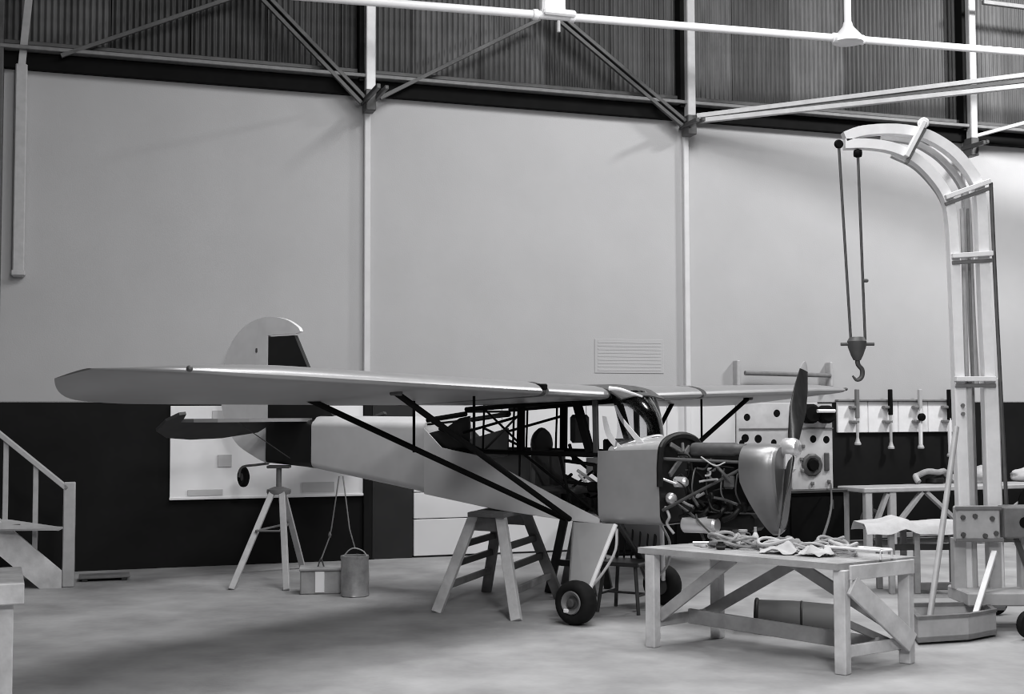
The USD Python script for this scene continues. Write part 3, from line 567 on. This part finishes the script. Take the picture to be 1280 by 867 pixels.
# ------------------------------------------------------------------ workbench in front
LF, RF, RB, LB = [np.array(p + (0.,)) for p in ((1.06, 9.78), (2.23, 8.75), (2.78, 9.13), (1.61, 10.16))]
BO = (LF + RB) / 2; HB = .745
WB = thing('workbench', 'rough wooden workbench with diagonal braces in the right foreground', 'workbench', BO); LF, RF, RB, LB = [p - BO for p in (LF, RF, RB, LB)]
lx, ly = unit(RF - LF), unit(RB - RF)
ov = [LF - lx * .09 - ly * .05, RF + lx * .02 - ly * .07, RB + lx * .05 + ly * .05, LB - lx * .05 + ly * .05]
for k in range(4):
    a0, a1 = k / 4, (k + 1) / 4; pa_ = [ov[0] + (ov[3] - ov[0]) * (a0 + .004), ov[1] + (ov[2] - ov[1]) * (a0 + .004), ov[1] + (ov[2] - ov[1]) * (a1 - .004), ov[0] + (ov[3] - ov[0]) * (a1 - .004)]
    b = MB(); b.prism([(p[0], p[1]) for p in pa_], (0, 0, HB - .0225), (1, 0, 0), (0, 1, 0), .045); part('top_plank', b, M['woodm'], WB, smooth=False)
z_ = np.array([0, 0, 1.])
for n, p in (('LF', LF), ('RF', RF), ('RB', RB), ('LB', LB)): part('leg', MB().box(p + z_ * (HB - .045) / 2, (.085, .085, HB - .045), .006, np.array([lx, np.cross(z_, lx), z_])), M['wood'], WB)
def bb(p, z0, q, z1, w, t, name='brace', mat='woodm', ref=None): part(name, MB().bar(p + z_ * z0, q + z_ * z1, t, w, z_ if ref is None else ref), M[mat], WB)
bb(RF + lx * .062, .682, RB + lx * .062, .682, .10, .02, 'apron', 'wood')
mid = lambda p, q, f: p + (q - p) * f
bb(mid(LF, LB, .10), .22, mid(LF, RF, .42) + ly * .07, .71, .085, .03); bb(mid(LB, LF, .18), .20, mid(LB, RB, .52), .71, .085, .03); bb(mid(RB, RF, .25), .28, mid(LB, RB, .42) - ly * .12, .71, .085, .03)
bb(RF + lx * .06 + ly * .02, .60, RB + lx * .06 - ly * .03, .15, .14, .028, 'end_brace', 'wood'); bb(RF + lx * -.02, .36, RB - lx * .03, .10, .05, .03, 'brace', 'woodd')
bb(LF, .185, LB, .20, .08, .03, 'stretcher'); bb(RF, .145, RB, .145, .08, .03, 'stretcher', 'wood'); bb(mid(LF, LB, .55), .20, mid(RF, RB, .55), .155, .11, .035, 'stretcher')
# things on the bench
TX = lambda a, c, z=0.0: BO + ov[0] + (ov[1] - ov[0]) * a + (ov[3] - ov[0]) * c + z_ * (HB + z)
def coil(lab, a, c, R, r, turns, mat, seed, sq=.6):
    rg = np.random.default_rng(seed); n = 26 * turns; an = np.linspace(0, 2 * np.pi * turns, n); cc = TX(a, c); pts = []
    for i, q in enumerate(an):
        rr = R * (1 + .12 * math.sin(q * .37 + seed)); pts.append(cc + lx * rr * math.cos(q) + ly * rr * sq * math.sin(q) + z_ * (r * .9 + 1.25 * r * (q / 6.283) + .022 * (1 + math.sin(1.7 * q + seed)) * min(1, q / 6)))
    tag(part('hose_coil', MB().path(pts, r, 8), M[mat]), lab, 'hose coil')
coil('pale coil of hose in the middle of the front workbench', .50, .55, .12, .012, 3, 'cloth', 1)
coil('grey coil of hose left of middle on the front workbench', .34, .55, .10, .011, 3, 'clothm', 2)
coil('pale loop of cable right of middle on the front workbench', .66, .60, .13, .009, 3, 'lsteel', 3)
coil('tall grey tangle of hose at the left of the front workbench', .27, .45, .10, .012, 5, 'clothm', 6)
coil('pale coil of hose right of the crumpled cloths on the front workbench', .80, .62, .09, .011, 4, 'cloth', 7)
coil('grey coil of hose at the back right of the front workbench', .66, .85, .11, .012, 4, 'clothm', 9)
coil('small grey ring of wire behind the hoses on the front workbench', .42, .80, .07, .007, 4, 'msteel', 4)
def rag(lab, a, c, sx, sy, h, mat, seed):
    n = 16; X, Y = np.meshgrid(np.linspace(-1, 1, n), np.linspace(-1, 1, n), indexing='ij'); H = 1.5 * h * (meshkit.fbm(np.stack([X * 1.7 + seed, Y * 1.7, X * 0], -1), 3, seed) ** 1.3) * np.clip(1.25 - (X ** 2 + Y ** 2) * .7, .08, 1)
    P = np.array([[TX(a, c, .006 + H[i, j]) + lx * X[i, j] * sx * (1 + .15 * math.sin(4 * Y[i, j] + seed)) + ly * Y[i, j] * sy for j in range(n)] for i in range(n)])
    tag(part('crumpled_cloth', MB().sheet(P, .004), M[mat], smooth=60), lab, 'cloth')
rag('crumpled pale cloth among the hoses at the middle of the front workbench', .585, .42, .12, .11, .085, 'cloth', 3)
rag('crumpled grey cloth at the left of the front workbench', .24, .62, .12, .10, .09, 'clothm', 5)
rag('crumpled pale cloth at the right of the front workbench', .74, .45, .11, .10, .07, 'cloth', 8)
rag('crumpled grey cloth behind the hoses on the front workbench', .47, .84, .13, .06, .085, 'clothm', 11)
K = thing('wire_rack', 'low white wire rack at the right end of the front workbench', 'rack', TX(.86, .60))
for q in (-.06, .06): part('side_wire', MB().path([lx * -.18 + ly * q + z_ * .005, lx * -.18 + ly * q + z_ * .065, lx * .24 + ly * q + z_ * .065, lx * .24 + ly * q + z_ * .005], .010, 8), M['white'], K)
for q in (-.18, .03, .24): part('cross_wire', MB().tube(lx * q + ly * -.06 + z_ * .062, lx * q + ly * .06 + z_ * .062, .008, 8), M['white'], K)
K = thing('small_bottle', 'small white bottle standing at the back of the front workbench', 'bottle', TX(.245, .93))
part('body', MB().lathe([(.022, 0), (.026, .01), (.026, .07), (.012, .10)], (0, 0, 0), n=16), M['white'], K); part('neck', MB().lathe([(.012, .098), (.011, .13), (.013, .14)], (0, 0, 0), n=12), M['lsteel'], K)
K = thing('metal_cup', 'grey metal cup left of the small bottle on the front workbench', 'cup', TX(.17, .90))
part('body', MB().lathe([(.04, 0), (.045, .005), (.052, .11), (.048, .11), (.04, .01)], (0, 0, 0), n=20), M['case'], K); part('handle', MB().path(spline([(.05, 0, .09), (.085, 0, .08), (.08, 0, .04), (.045, 0, .03)], 10), .006, 6), M['case'], K)
K = thing('pipe_elbow', 'pale curved pipe fitting beside the small bottle on the front workbench', 'pipe fitting', TX(.21, .75))
part('bend', MB().path(spline([(-.07, 0, .025), (0, 0, .03), (.05, 0, .06), (.06, 0, .11)], 16), .022, 12), M['lsteel'], K); part('flange', MB().lathe([(.035, -.008), (.035, .008)], (.06, 0, .115), n=18), M['lsteel'], K)
for i, (a, c, an, L, lab) in enumerate(((.10, .85, 10, .16, 'bright flat spanner at the back left of the front workbench'), (.14, .45, -25, .14, 'pale flat spanner at the left of the front workbench'), (.05, .70, 40, .15, 'pale spanner nearest the left end of the front workbench'))):
    K = thing('spanner', lab, 'spanner', TX(a, c), an - 41); part('shaft', MB().box((0, 0, .012), (L, .022, .012), .004), M['alub'], K); part('jaw', MB().ring([(.012, -.007), (.026, -.007), (.026, .007), (.012, .007)], (L / 2, 0, .012), n=14), M['alub'], K)
for i, (a, c, lab) in enumerate(((.30, .35, 'dark round fitting in front of the grey hose coil'), (.55, .75, 'dark round fitting behind the pale hose coil'), (.70, .75, 'dark round fitting near the pale cable loop'))):
    K = thing('pipe_union', lab, 'pipe fitting', TX(a, c)); part('body', MB().lathe([(.03, 0), (.034, .01), (.034, .04), (.022, .045), (.022, .06)], (0, 0, 0), n=16), M['iron'], K); part('collar', MB().lathe([(.04, .018), (.04, .032)], (0, 0, 0), n=6), M['dsteel'], K)
# cowling lying on the floor behind the bench, and a plank
K = thing('engine_cowling', 'rounded grey engine cowling lying on the floor behind the front workbench', 'cowling', (2.28, 10.45, 0), -14)
P = [[(x, .22 * math.cos(a) * (1 - .12 * (x < -.2)), .235 * math.sin(a) * (1 - .25 * max(0, x) )) for a in np.linspace(.05, np.pi - .05, 14)] for x in np.linspace(-.30, .34, 10)]
part('shell', MB().sheet(P, .008), M['darkfab2'], K, smooth=40); part('front_ring', MB().path(np.array(P[0]) * (1.0, 1.03, 1.03), .018, 8), M['iron'], K)
part('louvre_band', MB().path(np.array(P[5]) * (1.0, 1.01, 1.01), .012, 8), M['iron'], K); part('edge_strip', MB().bar((-.28, -.22, .02), (.33, -.22, .02), .03, .02), M['dsteel'], K)
tag(part('strut_cable', MB().path(spline([TX(.55, .80, .012), TX(.55, .97, .012), (TX(.56, 1.1) + WP(9.42, .82, .62)) / 2 - np.array([0, 0, .02]), WP(9.42, .82, .60)], 16), .012, 7), M['dsteel']), 'thin dark cord slanting from the workbench up to the test panel', 'cord')

# ------------------------------------------------------------------ instrument test panel on its dark cabinet
CB = thing('dark_cabinet', 'long black cabinet bench against the wall under the instrument panel', 'cabinet', WP(7.90, 0, .41), WANG)
b = MB(); b.box((0, 0, .36), (3.30, .60, .70), .01); part('body', b, M['black'], CB)
b = MB(); b.box((0, -.01, .735), (3.36, .66, .04), .006); part('top', b, M['darkwood'], CB)
for k in range(4):
    b = MB(); b.box((-1.23 + .82 * k, -.305, .37), (.78, .02, .60), .006); d_ = part('door', b, M['black'], CB); part('handle', MB().bar((-1.0 + .82 * k, -.33, .50), (-1.0 + .82 * k, -.33, .62), .015, .015), M['dsteel'], d_)
IP = thing('instrument_panel', 'pale test panel with rows of dark round instrument holes standing on the black cabinet', 'instrument panel', WP(8.77, .756, .56), WANG)
SX = lambda s: s - 8.77
hole = [(8.2, 1.70, .048), (8.64, 1.75, .05), (8.17, 1.43, .055), (8.36, 1.42, .055), (8.59, 1.37, .042), (9.18, 1.41, .05), (9.38, 1.40, .05), (8.02 + .1, 1.37, .04)]
pg = Polygon([(-.72, 0), (.70, 0), (.70, 1.12), (-.72, 1.12)])
from shapely.geometry import Point
for s, z, r in hole: pg = pg.difference(Point(SX(s), z - .756).buffer(r, 8))
part('board', MB().prism(pg, (0, 0, 0), (1, 0, 0), (0, 0, 1), .03), M['panelp'], IP, smooth=False)
b = MB(); b.box((0, .06, .56), (1.40, .02, 1.1), .004); part('backing', b, M['black'], IP)
for s, z, r in hole: part('instrument', MB().lathe([(r * .98, -.02), (r * .98, .03)], (SX(s), .02, z - .756), (0, -1, 0), 16), M['black'], IP)
b = MB(); b.lathe([(.155, 0), (.155, .02), (.13, .035), (.10, .03), (.10, .02)], (SX(9.15), -.015, 1.07 - .756), (0, -1, 0), 10); part('large_dial', b, M['dsteel'], IP); part('dial_face', MB().lathe([(.085, 0), (.07, .05)], (SX(9.15), -.03, 1.07 - .756), (0, -1, 0), 20), M['black'], IP)
b = MB(); b.box((SX(9.37), -.03, 1.11 - .756), (.075, .03, .24), .01); part('slot_gauge', b, M['dsteel'], IP)
b = MB(); b.box((SX(8.78), -.02, 1.55 - .756), (1.40, .015, .02), .003); part('seam_strip', b, M['msteel'], IP)
b = MB(); b.box((SX(8.85), -.02, 1.08 - .756), (.02, .015, .62), .003); part('seam_strip', b, M['lsteel'], IP)
b = MB(); b.lathe([(.13, 0), (.13, .12), (.10, .15)], (SX(9.09), -.02, 1.745 - .756), (0, -1, 0), 18); b.lathe([(.12, 0), (.12, .12), (.09, .15)], (SX(9.33), -.02, 1.735 - .756), (0, -1, 0), 18); part('twin_gauge', b, M['black'], IP)
b = MB(); b.tube((SX(9.14), -.19, 1.78 - .756), (SX(9.40), -.19, 1.78 - .756), .026, 10); part('bright_tube', b, M['white'], IP)
for s, z in ((9.0, 1.0), (9.02, 1.32), (8.99, 1.15), (9.4, .85), (9.15, .83)): part('switch', MB().box((SX(s), -.03, z - .756), (.05, .03, .05), .01), M['msteel'], IP)

# ------------------------------------------------------------------ back bench, cloth bench, clutter on the right
BK = thing('back_bench', 'pale framed bench with crossed braces against the dark wall behind the crane', 'workbench', WP(12.2, 0, .75), WANG)
b = MB(); b.box((.21, 0, .75), (5.58, .62, .06), .01); part('top', b, M['lsteel'], BK)
for q in (-2.50, -2.13, -.55, 1.0, 2.6):
    for y in (-.26, .26): part('leg', MB().box((q, y, .36), (.10, .08, .72), .008), M['lsteel'], BK)
for s0, s1, z0_, z1_ in ((-2.05, -1.66, .30, .71), (-1.60, -1.05, .71, .26), (-2.44, -2.20, .18, .70), (-.5, .2, .26, .71), (.28, .96, .71, .26)): part('brace', MB().bar((s0, -.26, z0_), (s1, -.26, z1_), .05, .075, (0, 1, 0)), M['woodm'], BK)
part('lower_rail', MB().bar((-2.5, -.26, .16), (2.7, -.26, .16), .05, .06), M['woodd'], BK)
part('drum_guard', MB().ring([(.10, -.03), (.14, -.03), (.14, .03), (.10, .03)], (-2.31, -.05, .36), (0, 1, 0), 26), M['msteel'], BK)
b = MB(); n = 30; b.path([(.30 * math.cos(a), .06 * math.sin(3 * a), .04 + .11 * math.sin(a) + .012 * math.sin(7 * a)) for a in np.linspace(-.2, np.pi + .2, n)], .04, 10)
K = thing('hose_bundle', 'rough grey hoop of hose standing on the back bench left of the crane mast', 'hose coil', WP(11.14, .80, .50), WANG); part('hoop', b, M['clothm'], K)
part('core', MB().lathe([(.10, 0), (.13, .02), (.12, .07), (.07, .10)], (.02, .03, -.02), n=18), M['iron'], K)
def lump(name, lab, cat, loc, sx, sy, sz, mat, seed):
    m = trimesh.creation.icosphere(3); v = np.array(m.vertices); v *= (.8 + .4 * meshkit.fbm(v * 1.8 + seed, 3, seed))[:, None]; v[:, 2] = np.maximum(v[:, 2], -.55); v = (v + (0, 0, .55)) * (sx, sy, sz) + np.asarray(loc); tag(part(name, trimesh.Trimesh(v, m.faces, process=False), M[mat], smooth=60), lab, cat)
lump('cloth_bundle', 'pale bundled sheet on the back bench at the right edge', 'cloth', WP(12.95, .78, .55), .48, .22, .15, 'cloth', 5)
lump('cloth_bundle', 'grey bundled sheet on the back bench behind the crane mast', 'cloth', WP(11.86, .78, .55), .20, .18, .15, 'clothm', 9)
K = thing('cable_drum', 'dark drum lying in front of the back bench at the right edge', 'drum', WP(12.30, 0, 1.35), WANG)
part('drum', MB().lathe([(.30, -.22), (.34, -.20), (.34, -.17), (.24, -.16), (.24, .16), (.34, .17), (.34, .20), (.30, .22)], (0, 0, .50), (.3, 1, .0), 28), M['black'], K); part('rim', MB().ring([(.31, -.235), (.345, -.235), (.345, -.205), (.31, -.205)], (0, 0, .50), (.3, 1, 0), 28), M['msteel'], K); part('stand', MB().box((0, 0, .10), (.5, .4, .20), .02), M['black'], K)
CT = thing('cloth_table', 'low table under a pale draped sheet beside the crane mast', 'table', (3.98, 12.75, 0), 3)
for x in (-.30, -.05, .45):
    for y in (-.18, .18): part('leg', MB().box((x, y, .31), (.055, .055, .62), .006), M['woodd'] if y > 0 else M['woodm'], CT)
b = MB(); b.box((.05, 0, .635), (1.0, .44, .035), .006); part('top', b, M['woodm'], CT); part('lower_rail', MB().bar((-.06, -.18, .07), (.46, -.18, .07), .05, .07), M['woodd'], CT); part('lower_rail', MB().bar((-.3, -.18, .45), (.46, -.18, .45), .03, .06), M['darkwood'], CT)
X = np.linspace(-.55, .62, 26); Y = np.linspace(-.30, .30, 12)
P = [[(x, y, .665 + .05 * math.exp(-((x + .17) / .09) ** 2) + .02 * math.sin(5 * x) ** 2 * (abs(y) < .2) - .09 * max(0, abs(y) - .22) / .08 + .004 * math.sin(23 * x) * (abs(y) > .2) + .008) for y in Y] for x in X]
UsdGeom.Xform.Define(stage, '/World/draped_sheet').AddTranslateOp().Set(Gf.Vec3d(3.98, 12.75, 0)); used[('/World', 'draped_sheet')] = 1
dsx = stage.GetPrimAtPath('/World/draped_sheet'); tag(dsx, 'pale sheet draped over the low table beside the crane mast', 'cloth'); part('sheet', MB().sheet(P, .005), M['cloth'], dsx, smooth=60)

# ------------------------------------------------------------------ crane
CR = thing('hoist_crane', 'white lattice goose-neck hoist crane with chain and hook on a wheeled base', 'crane', (3.9, 10.75, 0)); co = np.array([3.9, 10.75, 0])
outer = [(2.82, 4.09), (2.97, 4.14), (3.23, 4.155), (3.47, 4.12), (3.65, 4.03), (3.79, 3.91), (3.91, 3.74), (3.955, 3.58), (3.97, 3.12), (3.98, 2.59), (4.0, 1.98)]
innr = [(2.82, 4.03), (3.02, 4.03), (3.23, 3.995), (3.42, 3.90), (3.57, 3.75), (3.675, 3.58), (3.71, 3.38), (3.725, 3.02), (3.745, 1.98)]
def rail(pts, w, y0, y1, mat):
    q = spline([(x - co[0], z) for x, z in pts], 50); t = np.gradient(q, axis=0); t /= np.linalg.norm(t, axis=1, keepdims=True); nn = np.stack([-t[:, 1], t[:, 0]], 1); secs = []
    for a, m_ in zip(q, nn): secs.append(np.array([(a[0] + m_[0] * k * w / 2, y, a[1] + m_[1] * k * w / 2) for k, y in ((-1, y0), (1, y0), (1, y1), (-1, y1))]))
    return MB().loft(secs)
part('outer_rail', rail(outer, .085, -.05, .05, 'white'), M['white'], CR); part('inner_rail', rail(innr, .080, -.05, .05, 'white'), M['white'], CR)
part('rear_rail', rail([(x - .02, z - .01) for x, z in outer[2:]], .05, .22, .28, 'white'), M['lsteel'], CR)
part('rear_rail', rail([(x + .07, z) for x, z in innr[2:]], .05, .22, .28, 'white'), M['lsteel'], CR)
for (x0, za), (x1, zb) in (((3.32, 3.91), (3.48, 4.21)), ((3.645, 3.565), (4.02, 3.70)), ((3.69, 3.07), (4.03, 3.09)), ((3.70, 2.04), (4.03, 2.04))):
    part('tie_plate', MB().bar((x0 - co[0], -.065, za), (x1 - co[0], -.065, zb), .04, .075, (0, 1, 0)), M['white'], CR); part('tie_edge', MB().bar((x0 - co[0] + .005, -.05, za - .055), (x1 - co[0] + .01, -.05, zb - .055), .03, .035, (0, 1, 0)), M['msteel'], CR)
part('top_pulley', MB().lathe([(.035, -.03), (.045, -.02), (.045, .02), (.035, .03)], (3.48 - co[0], -.05, 4.20), (0, 1, 0), 18), M['white'], CR)
part('centre_rod', MB().tube((-.05, .12, 3.5), (-.03, .12, .95), .018, 10), M['lsteel'], CR); part('centre_rod', MB().tube((.0, .12, 3.5), (.02, .12, .95), .012, 10), M['msteel'], CR)
for x0, x1, w in ((3.755, 3.78, .10), (3.825, 3.845, .05), (4.015, 4.03, .125)): part('mast_leg', MB().bar((x0 - co[0], .02, 2.05), (x1 - co[0], .02, .12), w, .12, (0, 1, 0), .012), M['white'] if w != .05 else M['lsteel'], CR)
for z in (1.82, 1.75): part('mast_bolt', MB().lathe([(.016, 0), (.016, .02)], (-.14, -.05, z), (0, -1, 0), 8), M['msteel'], CR)
for pp, m_ in (([(.135, -.06, 3.69), (.155, -.06, 2.8), (.205, -.06, 1.0)], 'dsteel'),): part('chain', MB().path(spline([np.array(p) for p in pp], 12), .017, 8), M[m_], CR)
for pp in ([(2.77, -.02, 4.03), (2.845, -.02, 2.37)], [(2.93, -.02, 3.97), (2.965, -.02, 2.37)]): part('chain', MB().path([np.array(p) - (co[0], 0, 0) for p in pp], .012, 8), M['dsteel'], CR)
part('end_sheave', MB().lathe([(.03, -.03), (.04, 0), (.03, .03)], (2.77 - co[0], -.02, 4.03), (0, 1, 0), 14), M['black'], CR); part('end_sheave', MB().lathe([(.03, -.03), (.04, 0), (.03, .03)], (2.93 - co[0], -.02, 3.95), (1, 0, 0), 14), M['black'], CR)
part('chain_stop', MB().box((2.975 - co[0], -.02, 2.87), (.05, .03, .03), .008), M['dsteel'], CR)
b = MB(); b.lathe([(.03, -.14), (.05, -.10), (.075, -.03), (.08, .02), (.06, .055)], (2.895 - co[0], -.02, 2.34), n=18); b.tube((2.76 - co[0], -.02, 2.335), (3.04 - co[0], -.02, 2.335), .014, 8); hk = part('hook_block', b, M['dsteel'], CR)
b = MB(); hx = 2.90 - co[0]; b.path(spline([(hx, -.02, 2.24), (hx + .0, -.02, 2.17), (hx + .035, -.02, 2.12), (hx + .03, -.02, 2.06), (hx - .01, -.02, 2.035), (hx - .045, -.02, 2.07)], 24), [.02] * 16 + list(np.linspace(.02, .008, 8)), 10); part('hook', b, M['dsteel'], hk)
# carriage and base
b = MB(); b.box((-.07, -.12, .845), (.36, .10, .29), .012); cg = part('carriage', b, M['lsteel'], CR)
for x, z in ((-.20, .90), (-.10, .91), (.04, .89), (-.20, .76), (-.02, .75), (.07, .77)): part('bolt', MB().lathe([(.02, 0), (.02, .02)], (x, -.17, z), (0, -1, 0), 8), M['dsteel'], cg)
b = MB(); b.box((-.07, -.175, .975), (.38, .02, .03), .004); b.box((-.07, -.175, .715), (.38, .02, .03), .004); part('flange', b, M['msteel'], cg)
b = MB(); b.box((.32, -.10, .86), (.38, .24, .26), .015); c2 = part('winch_box', b, M['msteel'], CR); part('winch_hole', MB().lathe([(.045, 0), (.045, .01)], (.29, -.22, .86), (0, -1, 0), 14), M['black'], c2)
for x in (-.19, .10, .36): part('frame_leg', MB().bar((x, -.02, .72), (x, -.02, .30), .10, .10, (0, 1, 0)), M['lsteel'], CR)
part('frame_leg', MB().bar((-.06, .06, .72), (-.06, .06, .30), .07, .06, (0, 1, 0)), M['msteel'], CR)
b = MB(); b.box((.32, -.10, .255), (1.10, .50, .11), .012); part('base_beam', b, M['lsteel'], CR)
b = MB(); tr = [(3.07, 9.80), (3.50, 9.93), (3.80, 10.16), (3.86, 10.55), (3.2, 10.5)]; pg = Polygon([(x - co[0], y - co[1]) for x, y in tr])
b.prism(pg.difference(pg.buffer(-.02)), (0, 0, .11), (1, 0, 0), (0, 1, 0), .18); b.prism(pg, (0, 0, .04), (1, 0, 0), (0, 1, 0), .04); part('base_tray', b, M['lsteel'], CR, smooth=False)
b = MB(); b.prism(pg.buffer(.008).difference(pg.buffer(-.03)), (0, 0, .205), (1, 0, 0), (0, 1, 0), .025); part('tray_rim', b, M['msteel'], CR, smooth=False)
b = MB(); b.prism(pg.buffer(-.06), (0, 0, .075), (1, 0, 0), (0, 1, 0), .04); part('tray_ballast', b, M['woodm'], CR, smooth=False)
part('white_brace', MB().bar((.06, -.16, .62), (-.29, -.62, .13), .045, .03), M['white'], CR)
part('dark_brace', MB().bar((.26, -.1, .72), (.42, -.1, .30), .04, .04), M['dsteel'], CR)
for x, y in ((.02, -.78), (.30, .5)):
    W_ = thing('wheel', parent=CR); c = (x, y, .115)
    if y < 0: c = (.06, -.72, .115)
    c = (c[0] + (.0 if y > 0 else .06), c[1], c[2])
    part('tyre', MB().ring([(.06, -.03), (.11, -.03), (.115, 0), (.11, .03), (.06, .03)], c, (.25, -1, 0), 26), M['rubber'], W_); part('disc', MB().lathe([(.07, -.01), (.07, .02), (.02, .035)], c, (.25, -1, 0), 20), M['msteel'], W_)
K = thing('leaning_pole', 'long thin white pole leaning against the crane mast', 'pole', (3.22, 10.02, .09))
part('shaft', MB().tube((0, 0, 0), (.45, .58, 1.55), .024, 12), M['lsteel'], K); part('end_cap', MB().tube((-.003, -.004, -.0), (.012, .014, .04), .028, 12), M['lsteel'], K)

# ------------------------------------------------------------------ stairs and bench at the left
ST = thing('wooden_stairs', 'pale wooden stairs with handrail climbing out of the picture at the left', 'stairs', (-4.56, 13.24, 0), 14)
b = MB(); b.box((0, 0, .535), (.115, .10, 1.07), .01); part('newel_post', b, M['lsteel'], ST)
part('handrail', MB().bar((-.02, 0, 1.0), (-1.35, 0, 2.14), .05, .10, (0, 1, 0)), M['lsteel'], ST)
for x in (-.33, -.62, -.95): part('baluster', MB().bar((x, .0, .10 - x * .85), (x, .0, .985 - x * .857), .05, .045, (0, 1, 0)), M['lsteel'], ST)
for y, x0 in ((-.05, 0), (.66, -.16)): part('stringer', MB().prism([(-.06 + x0, 0), (-.06 + x0, .17), (-.45 + x0, .52), (-1.45, 1.32), (-1.45, 1.05), (-.27 + x0, 0)], (0, y, 0), (1, 0, 0), (0, 0, 1), .05), M['wood'], ST)
for k in range(5): b = MB(); b.box((-.36 - .24 * k, .31, .17 + .18 * k), (.26, .66, .03), .006); part('tread', b, M['woodm'], ST)
K = thing('curved_panel', 'pale curved panel tapering to the right, resting on the stair rails', 'panel', (-4.56, 13.08, .62), 6)
P = [[(x, y, .08 + .55 * y * min(1, max(.12, -x * 1.6)) - .10 * (y + .2) ** 2 + (-.075 * min(1, (x + .75) / .7) if x > -.75 else 0) - .28 * max(0, -.55 - x) ** 1.5) for y in np.linspace(-.12, .06, 7)] for x in np.linspace(-1.1, -.02, 20)]
part('shell', MB().sheet(P, .02), M['lsteel'], K, smooth=50); part('under_rail', MB().bar((-.75, .0, .02), (-.42, .0, .025), .06, .03), M['dsteel'], K)
K = thing('floor_plank', 'flat dark plank lying on the floor beside the newel post', 'plank', (-4.36, 13.78, 0), 18)
part('board', MB().box((0, 0, .045), (.52, .26, .03), .006), M['woodd'], K)
for x in (-.2, .2): part('batten', MB().box((x, 0, .015), (.06, .24, .03), .004), M['darkwood'], K)
K = thing('corner_bench', 'wooden bench corner at the left edge of the foreground', 'workbench', (-2.95, 7.37, 0), 22)
b = MB(); b.box((-.65, .37, .785), (1.60, .80, .05), .006); part('top', b, M['woodm'], K); b = MB(); b.box((-.65, -.035, .745), (1.60, .03, .12), .006); part('front_rail', b, M['wood'], K)
for x in (.045, -1.3):
    for y in (.05, .68): part('leg', MB().box((x, y, .38), (.10, .09, .76), .006), M['wood'], K)
